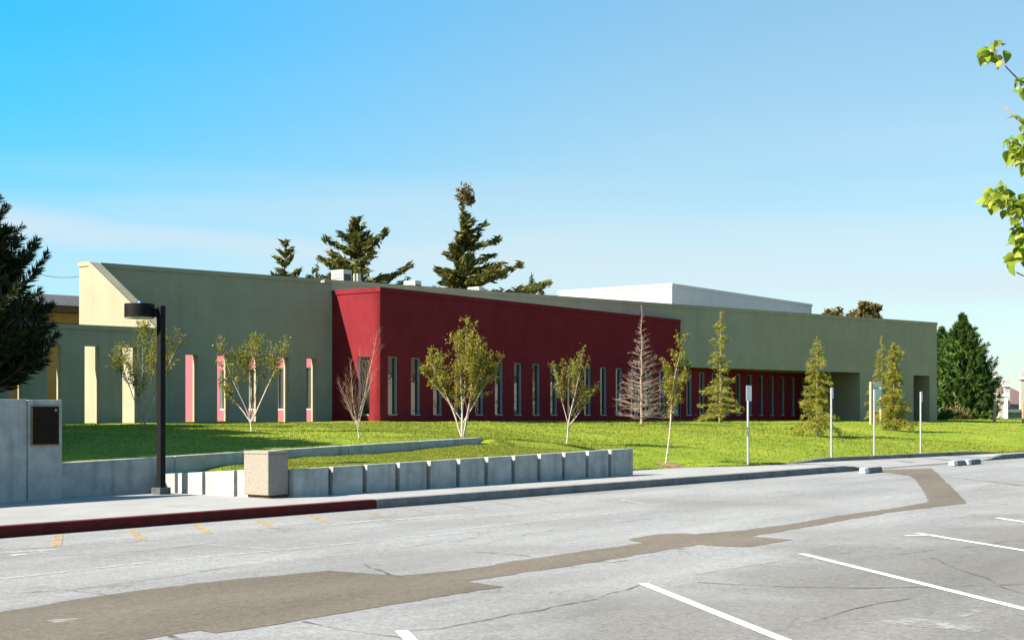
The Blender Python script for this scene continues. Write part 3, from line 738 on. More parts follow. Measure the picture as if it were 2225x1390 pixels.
def wall(p0, p1, z0, z1, th, holes, name, m, parent=bld):
    """solid wall; outer face on p0->p1, th the inward thickness vector; holes are (t0, t1, z0, z1)"""
    d = (p1 - p0); L = d.length; d.normalize()
    T = sorted({0.0, L, *[h[0] for h in holes], *[h[1] for h in holes]}); T = [t for t in T if 0 <= t <= L]
    ZZ = sorted({z0, z1, *[h[2] for h in holes], *[h[3] for h in holes]}); ZZ = [z for z in ZZ if z0 <= z <= z1]
    op = lambda t, z: any(h[0] < t < h[1] and h[2] < z < h[3] for h in holes) or not (0 < t < L and z0 < z < z1)
    mb = MB(); th = Vector(th)
    pt = lambda t, z: p0 + d * t + Vector((0, 0, z - p0.z))
    nt, nz = len(T) - 1, len(ZZ) - 1
    for i in range(nt):
        for j in range(nz):
            tm, zm = (T[i] + T[i + 1]) / 2, (ZZ[j] + ZZ[j + 1]) / 2
            if op(tm, zm): continue
            a, b, c, e = pt(T[i], ZZ[j]), pt(T[i + 1], ZZ[j]), pt(T[i + 1], ZZ[j + 1]), pt(T[i], ZZ[j + 1])
            mb.quad(a, b, c, e); mb.quad(a + th, e + th, c + th, b + th)
            eps = 1e-4
            if op(T[i] - eps, zm): mb.quad(a, e, e + th, a + th)
            if op(T[i + 1] + eps, zm): mb.quad(b, b + th, c + th, c)
            if op(tm, ZZ[j] - eps): mb.quad(a, a + th, b + th, b)
            if op(tm, ZZ[j + 1] + eps): mb.quad(e, c, c + th, e + th)
    return mb.build(name, m, parent)

def coping(p0, p1, z, out, th, name='coping', m=None, h=0.15, parent=bld):
    d = (p1 - p0).normalized(); out = Vector(out).normalized()
    return MB().box(Vector((p0.x, p0.y, z - h)) + out * 0.03, p1 - p0, -out * (th + 0.06), (0, 0, h + 0.012)).build(name, m, parent)

def px_t(p0, d, x):                                        # distance along a wall line where it crosses picture column x
    k = (x - CX) / F
    return (k * p0.y - p0.x) / (d.x - k * d.y)

# maroon wing ------------------------------------------------------
RZ = 6.12
wins = [0.65 + 1.209 * i for i in range(28)]
WW, WZ0, WZ1 = 0.50, 1.75, 3.77
holes = [(t - WW / 2, t + WW / 2, WZ0, WZ1) for t in wins if t < 20.1]
wall(C0 + E * 0 , C0 + U * 20.38, GZ, RZ - 0.15, -E * 0.30, holes, 'wing_wall', M['red'])
coping(C0 - U * 0.03, C0 + U * 20.36, RZ, E, 0.30, m=M['red'])
rh = [(RED_L - 1.04, RED_L - 0.49, WZ0, WZ1)]
wall(CL - E * 0.9, C0 - E * 0.302, GZ, RZ - 0.15, U * 0.30, [(h[0] + 0.9, h[1] + 0.9, h[2], h[3]) for h in rh], 'wing_end_wall', M['red'])
MB().box(Vector((C0.x, C0.y, GZ)) - E * 0.302 + U * 0.0, E * 0.302, U * 0.0 + U * 0.001, Z * (RZ - 0.15 - GZ)).build('wing_corner', M['red'], bld)
coping(CL - E * 0.5, C0 - E * 0.335, RZ, -U, 0.30, m=M['red'])
# flat roof of the wing
TG = px_t(EE, -G, 722)
G0 = EE - G * TG; G1 = EE + G * 19.8
MB().prism([Vector((p.x, p.y, 5.78)) for p in (C0 - E * 0.3 + U * 0.3, EE - E * 0.3 - U * 0.5, EE - G * 9, G0 + Vector((0.3, -0.3, 0)), CL - E * 2.2 + U * 0.3)],
           [Vector((p.x, p.y, 5.9)) for p in (C0 - E * 0.3 + U * 0.3, EE - E * 0.3 - U * 0.5, EE - G * 9, G0 + Vector((0.3, -0.3, 0)), CL - E * 2.2 + U * 0.3)]).build('wing_roof', M['roofing'], bld)

def window(o, d, n, w, z0, z1, mframe, parent=bld, depth=0.16, sill=True, sash=None):
    """o: foot of the left jamb on the outer face, d along, n outward"""
    mb = MB(); f = 0.026; o = Vector((o.x, o.y, 0))
    a = o - n * 0.035
    mb.box(a + Z * z0, d * f, -n * depth, Z * (z1 - z0)); mb.box(a + d * (w - f) + Z * z0, d * f, -n * depth, Z * (z1 - z0))
    mb.box(a + d * f + Z * (z1 - f), d * (w - 2 * f), -n * depth, Z * f)
    fr = mb.build('window', mframe, parent)
    MB().box(o + d * f - n * (depth - 0.03) + Z * (z0 + 0.04), d * (w - 2 * f), -n * 0.012, Z * (z1 - z0 - f - 0.04)).build('pane', M['glass'], fr)
    if sill: MB().box(o + d * f + n * 0.012 + Z * z0, d * (w - 2 * f), -n * (depth - 0.02), Z * 0.035).build('sill', M['alu'] if mframe is M['alu'] else M['sill'], fr)
    return fr
for i, t in enumerate(wins):
    window(C0 + U * (t - WW / 2), U, E, WW, WZ0, WZ1, M['alu'])
window(CL + E * (RED_L - 1.04), E, -U, 0.55, WZ0, WZ1, M['alu'])

# long upper wall -------------------------------------------------
GN = Vector((G.y, -G.x, 0)); TOP = 6.83
dr0, dr1 = px_t(EE, G, 1985), px_t(EE, G, 2020)
rec = 13.1
wall(G0 - G * 0.6, G1, GZ, TOP - 0.14, -GN * 0.34,
     [(TG + 0.6, TG + 0.6 + rec, GZ - 1, 3.98), (TG + 0.6 + dr0, TG + 0.6 + dr1, GZ - 1, 3.92)], 'upper_wall', M['stucco'])
coping(G0 - G * 0.6, G1 + G * 0.02, TOP, GN, 0.34, m=M['stucco'])
# recess under it: the maroon wall runs on, soffit above, reveal at the far end
rend = EE + G * rec; rback = rend - GN * ((32.4 - ab(rend.x, rend.y)[1]) / 0.968)
tb = (rback - C0).dot(U)
holes = [(t - WW / 2 - 20.4, t + WW / 2 - 20.4, WZ0, WZ1) for t in wins if t > 20.5 and t < tb - 0.3]
wall(EE + U * 0.0, C0 + U * tb, GZ, 4.02, -E * 0.30, holes, 'recess_wall', M['red'])
wall(rback + G * 0.0, rend - GN * 0.342, GZ, 3.98, G * 0.3, [], 'recess_reveal', M['stucco'])
MB().prism([Vector((p.x, p.y, 3.98)) for p in (EE - GN * 0.342 + G * 0.1, rend - GN * 0.342, rback, EE + U * 1.0)],
           [Vector((p.x, p.y, 4.10)) for p in (EE - GN * 0.342 + G * 0.1, rend - GN * 0.342, rback, EE + U * 1.0)]).build('soffit', M['stucco'], bld)
# doorway near the far end
d0 = EE + G * dr0; d1 = EE + G * dr1
wall(d0 - GN * 0.35 - G * 0.3, d0 - GN * 1.3 - G * 0.3, GZ, 4.1, -G * 0.2, [], 'door_reveal', M['stucco'])
wall(d1 - GN * 1.3 + G * 0.01, d1 - GN * 0.345 + G * 0.01, GZ, 4.1, G * 0.3, [], 'door_reveal', M['stucco'])
MB().box(d0 - GN * 1.3 - G * 0.3 + Z * GZ, d1 - d0 + G * 0.3, -GN * 0.2, Z * 3).build('porch_back', M['darkwood'], bld)
dd = MB().box(d0 - GN * 1.25 + G * 0.25 + Z * 1.5, G * 0.9, -GN * 0.05, Z * 2.1).build('door', M['door'], bld)
MB().box(d0 - GN * 1.20 + G * 0.33 + Z * 2.45, G * 0.12, GN * 0.05, Z * 0.04).build('handle', M['galv'], dd)
MB().box(d0 - GN * 0.35 - G * 0.3 + Z * 3.92, d1 - d0 + G * 0.6, -GN * 1.1, Z * 0.1).build('door_soffit', M['stucco'], bld)
# main roof, back and end walls
def ring(pts, z): return [Vector((p.x, p.y, z)) for p in pts]
back0 = Vector((-13.0, 54.2, 0)); back1 = Vector((-20.0, 78, 0)); back2 = Vector((10, 104, 0))
roof = [G0 - GN * 0.36, G1 - GN * 0.36 - G * 0.3, back2, back1, back0 + Vector((0.3, 0.1, 0))]
MB().prism(ring(roof, 6.1), ring(roof, 6.25)).build('roof', M['roofing'], bld)
wall(G1 - GN * 0.343, back2, GZ, 6.5, (-0.3, 0, 0), [], 'end_wall', M['stucco'])
wall(back1, back0, GZ, 6.5, (0.3, 0.1, 0), [], 'side_wall', M['stucco'])
# white upper storey block
wc = at(1460, 615.5, 72.0)
bt = wc.z
MB().prism(ring([wc, wc + U * 16.7, wc + U * 16.7 - E * 7.1, wc - E * 7.1], 6.2), ring([wc, wc + U * 16.7, wc + U * 16.7 - E * 7.1, wc - E * 7.1], bt - 0.16)).build('roof_block', M['white'], bld)
q = [wc + E * 0.04 - U * 0.04, wc + U * 16.74 + E * 0.04, wc + U * 16.74 - E * 7.14, wc - E * 7.14 - U * 0.04]
MB().prism(ring(q, bt - 0.16), ring(q, bt)).build('coping', M['white'], bld)

# tall screen wall with slots, open court behind -------------------
VN = Vector((V.y, -V.x, 0)); WTOP = 6.50; SZ = 3.73
sl = [(403, 429), (472, 497), (540, 563), (604, 627), (666, 687)]
W1L = (W1b - W1a).length
hs = [(px_t(W1a, V, x0), px_t(W1a, V, x1), GZ - 1, SZ) for x0, x1 in sl]
wall(W1a, W1b, GZ, WTOP - 0.13, -VN * 0.34, hs, 'screen_wall', M['stucco'])
# parapet: a pair of scuppers near the right-hand end
n0, n1 = px_t(W1a, V, 696), px_t(W1a, V, 704)
coping(W1a, W1a + V * n0, WTOP, VN, 0.34, m=M['stucco'], h=0.13)
coping(W1a + V * n1, W1b, WTOP - 0.03, VN, 0.34, m=M['stucco'], h=0.10)
# sloping side wall (fin), its outer face lit
fo = Vector((-13.11, 43.57, 0))
fin = [(-0.53, GZ), (3.2, GZ), (3.2, 4.32), (0.0, WTOP), (-0.53, WTOP)]
MB().slab(fo, E, fin, U * 0.395).build('fin_wall', M['stucco'], bld)
cp = [(-0.56, WTOP - 0.12), (-0.02, WTOP - 0.12), (3.2, 4.20), (3.2, 4.345), (0.0, WTOP + 0.02), (-0.56, WTOP + 0.02)]
MB().slab(fo - U * 0.03, E, cp, U * 0.03).build('coping', M['stucco'], bld)
# pink wall across the court, with its windows
pk0 = W1a + V * px_t(W1a, V, 706) - VN * 0.36; pk1 = pk0 - E * 7.6
pw_ = [(0.35, 0.8), (1.75, 2.2), (3.2, 3.65), (4.75, 5.2), (6.2, 6.65)]
PL = 7.6
wall(pk1, pk0, GZ, 6.3, U * 0.3, [(PL - b_, PL - a_, 1.95, 3.45) for a_, b_ in pw_], 'court_wall', M['pink'])
for a_, b_ in pw_:
    window(pk0 - E * b_, E, -U, b_ - a_, 1.95, 3.45, M['sill'])
struct_floor = MB().prism(ring([W1a, W1b, pk0, pk1, pk1 - U * 2, W1a - E * 4], 1.40), ring([W1a, W1b, pk0, pk1, pk1 - U * 2, W1a - E * 4], 1.46)).build('court_floor', M['sidewalk'], bld)

# lower colonnade at the left --------------------------------------
cR = Vector((-10.2, 41.35, 0)); cLn = 9.0; cA = cR - V * cLn
ch = [(px_t(cA, V, x0), px_t(cA, V, x1), GZ - 1, 3.71) for x0, x1 in [(-62, -33), (20, 47), (102, 132), (184, 216), (266, 298)]]
wall(cA, cR, 0.9, 4.29 - 0.12, -VN * 0.30, ch, 'colonnade_wall', M['stucco'])
coping(cA, cR, 4.29, VN, 0.30, m=M['stucco'], h=0.12)
MB().prism(ring([cR - VN * 0.302, cR - VN * 0.302 - E * 3.0, cA - VN * 3, cA - VN * 0.302], 3.95) if False else ring([cA - VN * 0.302, cR - V * 0.9 - VN * 0.302, cR - V * 0.9 - VN * 0.62, cA - VN * 0.62], 4.0),
           ring([cA - VN * 0.302, cR - V * 0.9 - VN * 0.302, cR - V * 0.9 - VN * 0.62, cA - VN * 0.62], 4.12)).build('trellis_beam', M['stucco'], bld)
# return between colonnade and screen wall
wall(cR - VN * 0.0 + V * 0.0, W1a + V * 1.3, GZ, 4.29, -V * 0.3, [], 'return_wall', M['stucco'])

# rooftop units -----------------------------------------------------
def unit(x, yt, Y, wl, wu, h, label):
    c = at(x, yt, Y); c.z -= h
    t = thing('rooftop_unit', label, 'air conditioner', c, 'rooftop units along the parapet')
    MB().box(c - E * wl, E * wl, U * wu, Z * h).build('casing', M['hvac'], t, bevel=0.02)
    MB().box(c - E * wl * 0.9 - U * 0.012 + Z * h * 0.08, E * wl * 0.8, U * 0.012, Z * h * 0.80).build('grille', M['grille'], t)
    MB().box(c + U * wu * 0.1 + E * 0.012 + Z * h * 0.08, U * wu * 0.8, -E * 0.012, Z * h * 0.80).build('grille', M['grille_shade'], t)
    nsl = 8
    mb = MB()
    for k in range(nsl):
        mb.box(c - E * wl * 0.9 - U * 0.024 + Z * h * (0.10 + 0.78 * k / nsl), E * wl * 0.8, U * 0.012, Z * h * 0.035)
    mb.build('louvre', M['hvac'], t)
    return t
unit(746, 585, 57, 0.68, 0.50, 1.45, 'cream air conditioner with grey grille, tallest on the roof left of centre')
unit(902, 608.5, 60, 0.66, 0.42, 1.45, 'pale air conditioner low behind the parapet, between two conifers')
unit(1041, 622.5, 63, 0.68, 0.40, 1.45, 'white air conditioner just topping the parapet below the tallest conifer')
tag(MB().box(at(768, 594, 58) - Z * 1.2, E * 0.05, U * 0.2, Z * 1.2).box(at(775, 594, 58) - Z * 1.2, E * 0.05, U * 0.2, Z * 1.2).build('vent_pipe', M['hvac']), 'pair of thin pale pipes right of the tallest air conditioner', 'pipe')

# building far left -------------------------------------------------
nb = thing('house', 'brown building with a grey roof behind the dark pine', 'house', (-22, 62, 1))
n0 = Vector((-34, 52, 0)); n1 = Vector((-15.5, 67, 0)); nd = (n1 - n0).normalized(); nn = Vector((nd.y, -nd.x, 0))
MB().slab(n0, nd, [(0, 0), (24, 0), (24, 6.35), (0, 6.35)], -nn * 8).build('wall', M['ochre'], nb)
MB().box(n0 + nn * 0.9 + Z * 6.35, nd * 24.5, -nn * 10, Z * 0.28).build('fascia', M['darkwood'], nb)
MB().prism([n0 + nn * 1.0 + Z * 6.63, n0 + nd * 24.5 + nn * 1.0 + Z * 6.63, n0 + nd * 24.5 - nn * 9 + Z * 6.63, n0 - nn * 9 + Z * 6.63],
           [n0 + nn * 0.2 + Z * 7.15, n0 + nd * 24.5 + nn * 0.2 + Z * 7.15, n0 + nd * 24.5 - nn * 8 + Z * 7.15, n0 - nn * 8 + Z * 7.15]).build('roof', M['greyroof'], nb)
MB().box(n0 + nn * 0.03 + nd * 1 + Z * 5.0, nd * 21, -nn * 0.02, Z * 0.9).build('window_band', M['dark'], nb)
# houses far right ---------------------------------------------------
def house(label, x0, x1, Y, ze, zr, chims, wallx):
    h = thing('house', label, 'house', at((x0 + x1) / 2, 910, Y), 'houses beyond the lawn')
    a = at(x0, HOR, Y); b = at(x1, HOR, Y + 6); d = (b - a); d.z = 0; L = d.length; d.normalize(); n = Vector((d.y, -d.x, 0))
    a.z = 0; W_ = 9
    MB().slab(a, d, [(0, -0.5), (L, -0.5), (L, ze), (0, ze)], -n * W_).build('wall', M['housewall'], h)
    rp = MB()
    r0, r1 = a + n * 0.5 - d * 0.4 + Z * ze, a + d * (L + 0.4) + n * 0.5 + Z * ze
    k0, k1 = a - n * W_ / 2 + d * L * 0.12 + Z * zr, a + d * L * 0.88 - n * W_ / 2 + Z * zr
    b0, b1 = r0 - n * (W_ + 1), r1 - n * (W_ + 1)
    rp.add([r0, r1, b1, b0, k0, k1], [(0, 1, 5, 4), (1, 2, 5), (2, 3, 4, 5), (3, 0, 4), (3, 2, 1, 0)])
    rf = rp.build('roof', M['shingle'], h)
    MB().box(r0 - Z * 0.22, r1 - r0, n * 0.05, Z * 0.26).build('fascia', M['trim'], h)
    for cx, cw, yt in chims:
        c = at(cx, yt, Y + 1.5); w = cw / F * Y
        MB().box(Vector((c.x - w / 2, c.y, ze)), (w, 0, 0), (0, w, 0), (0, 0, c.z - ze - 0.55)).build('chimney', M['housewall'], rf)
        MB().box(Vector((c.x - w / 2 - 0.12, c.y - 0.12, c.z - 0.55)), (w + 0.24, 0, 0), (0, w + 0.24, 0), (0, 0, 0.16)).build('chimney_cap', M['trim'], rf)
        MB().box(Vector((c.x - w / 2 + 0.04, c.y + 0.04, c.z - 0.39)), (w - 0.08, 0, 0), (0, w - 0.08, 0), (0, 0, 0.39)).build('chimney_pot', M['housewall'], rf)
    for cx, cw, yt, yb in wallx:
        c = at(cx, yt, Y - 0.6); w = cw / F * Y
        g_ = MB().box(Vector((c.x - w / 2, c.y, -0.5)), (w, 0, 0), (0, 2.5, 0), (0, 0, c.z + 0.5)).build('bay', M['housewall'], h)
        MB().box(Vector((c.x - w / 2 - 0.1, c.y - 0.1, c.z)), (w + 0.2, 0, 0), (0, 2.7, 0), (0, 0, 0.3)).build('bay_trim', M['trim'], g_)
        MB().box(Vector((c.x + w / 2 - 0.28, c.y - 0.05, -0.4)), (0.3, 0, 0), (0, 0.1, 0), (0, 0, c.z + 0.4)).build('corner_trim', M['trim'], g_)
    return h
house('brown-roofed house with two pale chimneys, beyond the grass right of the conifer', 2150, 2290, 120, 2.3, 4.7, [(2163, 12, 806), (2189, 12, 826), (2222, 9, 810)], [(2180, 18, 861, 905)])
house('plain house roof mostly hidden by the bushy green conifer', 1990, 2140, 150, 2.6, 4.2, [], [])

# ------------------------------------------------------------------ signs and small street furniture
def sign_post(x, yb, yt, Y, plate, label):
    b = at(x, yb, Y); b = on_lawn(b.x, b.y, -0.05); h = (yb - yt) / F * Y + 0.05
    t = thing('sign_post', label, 'sign post', b, 'signposts along the lawn edge')
    o = b - U * 0.02 - E * 0.015
    MB().box(o, U * 0.048, E * 0.012, Z * h).box(o, U * 0.012, -E * 0.03, Z * h).box(o + U * 0.036, U * 0.012, -E * 0.03, Z * h).build('post', M['galv'], t)
    w, hh = plate
    MB().box(b - U * w / 2 + E * 0.002 + Z * (h - hh + 0.01), U * w, E * 0.006, Z * hh).build('sign_plate', M['signw'], t, bevel=0.002)
    MB().box(b - U * 0.02 + E * 0.008 + Z * (h - 0.07), U * 0.02, E * 0.008, Z * 0.02).box(b - U * 0.02 + E * 0.008 + Z * (h - hh + 0.06), U * 0.02, E * 0.008, Z * 0.02).build('bolt', M['grille'], t)
    return t
sign_post(1627, 1012, 840, 36.44, (0.30, 0.40), 'steel signpost with the widest white plate, left of the others')
sign_post(1808, 999, 842, 39.78, (0.15, 0.32), 'thin steel signpost in front of the second yellow-green cedar')
sign_post(1901, 993, 845, 41.52, (0.15, 0.34), 'thin steel signpost overlapping the blue-grey notice board')
sign_post(2002, 989, 852, 43.30, (0.15, 0.32), 'thin steel signpost farthest right, by the dark doorway')
bb = on_lawn(*at(1893, 915, 63.5).xy, -0.1)
ns = thing('notice_board', 'blue-grey notice board on two timber posts beside the cedars', 'notice board', bb)
bw_ = 0.74
for k in (0, 1):
    MB().box(bb + G * (bw_ * k) - Z * 0.1, G * 0.11, -GN * 0.11, Z * (2.12 if k == 0 else 2.06)).build('post', M['timber'], ns, bevel=0.008)
for k, (z0, z1) in enumerate(((1.78, 2.0), (1.33, 1.72), (0.80, 1.27))):
    MB().box(bb + G * 0.112 + GN * 0.02 + Z * z0, G * (bw_ - 0.115), -GN * 0.04, Z * (z1 - z0)).build('board', M['board'], ns, bevel=0.004)
# marker stakes at the crest
for x, yt, lab in ((2158, 868, 'leaning timber stake on the crest beside the bushy conifer'), (2222, 872, 'timber stake on the crest at the right edge of the picture')):
    p = at(x, 908, 80); p.z = 1.3
    tag(MB().box(p, (0.16, 0, 0), (0, 0.12, 0), Vector((0.06 if x < 2200 else 0, 0, 1.7 + (905 - yt) / F * 80 - 1.3))).build('timber_stake', M['timber'], bevel=0.01), lab, 'stake', 'stakes on the lawn crest')
# wheel stops
def wheel_stop(p0, p1, label):
    a = lot_pt(*p0, 0.012); b = lot_pt(*p1, 0.012); d = b - a; L = d.length; d.normalize(); s = Vector((-d.y, d.x, 0))
    t = thing('wheel_stop', label, 'wheel stop', a, 'concrete wheel stops by the ramp')
    sec = [(-0.09, 0), (0.09, 0), (0.06, 0.13), (-0.06, 0.13)]
    def bar(t0, t1, k=1.0): return MB().prism([a + d * t0 + s * y * k + Z * z * k for y, z in sec], [a + d * t1 + s * y * k + Z * z * k for y, z in sec])
    bar(0.28, L).build('bar', M['kerb'], t, bevel=0.012)
    bar(0.0, 0.28, 1.02).build('painted_end', M['signw'], t, bevel=0.012)
wheel_stop((1873, 1029), (1911, 1025), 'white-ended wheel stop at the near side of the ramp')
wheel_stop((2067, 1012), (2098, 1009.5), 'left-hand one of the paired wheel stops across the ramp')
wheel_stop((2098, 1010), (2126, 1007), 'right-hand one of the paired wheel stops across the ramp')
# line strung from the fin towards the pine
w0, w1 = at(178, 600, 47.5), at(60, 588, 44)
wm = MB().tube([w0.lerp(w1, k / 8) - Z * 0.12 * math.sin(math.pi * k / 8) for k in range(9)], [0.008] * 9, 4)
tag(wm.build('cable', M['kerb_red']), 'thin red cable strung from the pale wall to the dark pine', 'cable')
# soil ring below the leaning birch
def soil(x, y, r):
    pass

# ------------------------------------------------------------------ trees
def rv(r): 
    while True:
        v = Vector((r.uniform(-1, 1), r.uniform(-1, 1), r.uniform(-1, 1)))
        if 0.05 < v.length < 1: return v.normalized()

class Leaves:
    def __init__(s): s.c = []; s.a = []; s.b = []
    def put(s, c, a, b): s.c.append(tuple(c)); s.a.append(tuple(a)); s.b.append(tuple(b))
    def build(s, name, m, parent):
        c, a, b = np.array(s.c), np.array(s.a), np.array(s.b); n = len(c)
        v = np.zeros((n, 4, 3)); v[:, 0] = c - a; v[:, 1] = c - a * 0.1 + b; v[:, 2] = c + a; v[:, 3] = c - a * 0.1 - b
        return np_mesh(name, v.reshape(-1, 3), np.arange(4 * n).reshape(-1, 4), m, parent)
    def leaf(s, r, c, size, aspect=0.55):
        a = rv(r); b = a.cross(rv(r)); b.normalize(); s.put(c, a * size, b * size * aspect)

def grow(mb, r, p, d, L, rad, n=6, wob_=0.12, up=0.0, sides=5, tip=0.25):
    pts = [Vector(p)]; d = Vector(d).normalized(); rr = [rad]
    for i in range(n):
        d = (d + Vector((r.uniform(-wob_, wob_), r.uniform(-wob_, wob_), r.uniform(-wob_, wob_) * 0.6 + up))).normalized()
        pts.append(pts[-1] + d * (L / n)); rr.append(rad * (1 - (1 - tip) * (i + 1) / n))
    mb.tube(pts, rr, sides)
    return pts, rr
def along(pts, t):
    k = t * (len(pts) - 1); i = min(int(k), len(pts) - 2); return pts[i].lerp(pts[i + 1], k - i), (pts[i + 1] - pts[i]).normalized()

def birch(base, stems, seed, leaves, label, leaf=M['leaf_birch'], lsize=0.031, twig=1.0, first=0.3, twigs_per=11, bark=M['bark_white']):
    r = random.Random(seed); base = Vector(base)
    t = thing('birch_tree', label, 'tree', base, 'young birches on the lawn')
    mb = MB(); tw = MB(); lv = Leaves(); twpts = []
    main = None
    for (dx, dy, L, rad, s0) in sorted(stems, key=lambda q: q[4]):
        d = Vector((dx, dy, 1.0)).normalized()
        st = base + Vector((0, 0, s0)) + Vector((dx, dy, 0)) * 0.12
        if main and s0 > 0.15:
            st = next((main[i].lerp(main[i + 1], (base.z + s0 - main[i].z) / max(1e-6, main[i + 1].z - main[i].z)) for i in range(len(main) - 1) if main[i].z <= base.z + s0 <= main[i + 1].z), main[-1]) + d * 0.115
        pts, rr = grow(mb, r, st - d * 0.12, d, L, rad * 0.72, 8, 0.10, 0.02, 5, 0.14)
        if main is None: main = pts
        for k in range(twigs_per if L > 0.6 else 0):
            tt = first + (1 - first) * (k + r.random() * 0.6) / twigs_per
            p, dd = along(pts, min(tt, 0.98))
            ang = r.uniform(0, 6.283); side = Vector((math.cos(ang), math.sin(ang), 0))
            bd = (side * 0.62 + dd * 0.7 + Vector((0, 0, 0.6))).normalized()
            bl = twig * L * (0.44 * (1.12 - tt) + 0.09) * r.uniform(0.7, 1.25)
            bp, _ = grow(tw, r, p, bd, bl, rad * 0.34 * (1.2 - tt), 5, 0.16, 0.06, 4)
            twpts.append((bp, bl))
            for q in range(4):
                p2, d2 = along(bp, r.uniform(0.25, 0.9)); sd2 = rv(r)
                b2 = (d2 * 0.7 + sd2 * 0.7 + Vector((0, 0, 0.2))).normalized()
                bp2, _ = grow(tw, r, p2, b2, bl * r.uniform(0.3, 0.55), rad * 0.10, 3, 0.2, 0.02, 3)
                twpts.append((bp2, bl * 0.5))
        if L > 0.6: twpts.append((pts[4:], L * 0.35))
    tot = sum(b for _, b in twpts)
    for bp, bl in twpts:
        dens = r.choice((0.25, 0.8, 1.0, 1.7))
        for _ in range(int(1.95 * leaves * bl / tot * dens)):
            p, _ = along(bp, min(1, r.uniform(0.12, 1.05)))
            lv.leaf(r, p + rv(r) * r.uniform(0.01, 0.10) - Vector((0, 0, 0.02)), lsize * r.uniform(0.55, 1.2))
    mb.build('trunk', bark, t, smooth=True); stuff(tw.build('branches', M['bark_twig'] if bark is M['bark_white'] else bark, t))
    if lv.c: lv.build('crown', leaf, t)
    return t
birch(on_lawn(-9.67, 36.74), [(-0.18, 0.1, 1.9, 0.03, 0), (0.30, 0.0, 2.55, 0.045, 0), (0.55, 0.2, 2.1, 0.03, 0.35), (-0.5, 0.1, 1.8, 0.02, 0.4), (0.12, -0.25, 2.4, 0.026, 0.2)], 11, 2500, 'leafy birch behind the lamp post, before the slotted colonnade', first=0.34)
birch(on_lawn(-6.39, 34.48), [(0.0, 0.0, 0.5, 0.05, 0), (-0.62, 0.1, 1.3, 0.028, 0.22), (0.55, 0.0, 2.1, 0.03, 0.22), (-0.05, 0.1, 1.9, 0.02, 0.3), (0.22, 0.3, 2.0, 0.022, 0.25), (-0.3, -0.2, 1.9, 0.02, 0.3)], 12, 1900, 'forked birch with thin green leaves before the pink-lit slots', first=0.36)
birch(on_lawn(-3.58, 32.86), [(-0.1, 0.05, 1.55, 0.016, 0.25), (0.26, 0.0, 2.2, 0.017, 0.28), (-0.32, 0.2, 1.2, 0.011, 0.3), (0.42, 0.1, 1.3, 0.012, 0.3), (0.12, -0.2, 1.4, 0.011, 0.2), (-0.5, -0.1, 1.0, 0.009, 0.3), (0.0, 0.0, 0.4, 0.034, 0)], 13, 60, 'leafless birch with reddish twigs in front of the red wall', first=0.12, twigs_per=20, twig=0.95)
birch(on_lawn(-1.24, 35.14), [(-0.33, 0.1, 2.2, 0.035, 0.05), (0.02, 0.05, 2.8, 0.035, 0), (0.30, 0.1, 2.55, 0.035, 0.03), (0.62, 0.0, 1.9, 0.025, 0.3), (-0.55, 0.0, 1.6, 0.02, 0.4), (0.16, -0.15, 2.4, 0.03, 0.05), (-0.12, -0.1, 2.55, 0.028, 0.05)], 14, 4600, 'bushiest birch, many white stems, at the end of the plain low wall', leaf=M['leaf_birch2'], first=0.28, lsize=0.034)
birch(on_lawn(1.49, 38.62), [(0.04, 0.0, 2.3, 0.034, 0), (0.5, 0.1, 1.4, 0.022, 0.35), (0.25, 0.1, 1.9, 0.016, 0.6), (0.75, 0.05, 1.4, 0.02, 0.45), (-0.18, 0.1, 1.6, 0.018, 0.5)], 15, 1500, 'half-bare birch with a low right-hand fork above the notched wall', first=0.3)
birch(on_lawn(3.92, 35.94), [(0.17, 0.0, 3.35, 0.036, 0), (0.28, 0.05, 1.5, 0.016, 1.2), (0.0, 0.05, 1.2, 0.014, 1.5)], 16, 1700, 'slender leaning birch nearest the pavement in a patch of bare soil', leaf=M['leaf_birch2'], first=0.34, twig=0.52)
so = MB(); c = on_lawn(3.98, 35.75); n = 24
vs = [c + Vector((0, 0, 0.03))]
for i in range(n):
    a = 6.283 * i / n; rr = 0.36 * rnd.uniform(0.55, 1.3); X, Y = c.x + math.cos(a) * rr * 1.1, c.y + math.sin(a) * rr * 1.3
    vs.append((X, Y, lawn_z(X, Y) + 0.012))
struct(so.add(vs, [(0, 1 + i, 1 + (i + 1) % n) for i in range(n)]).build('soil_patch', M['soil']))

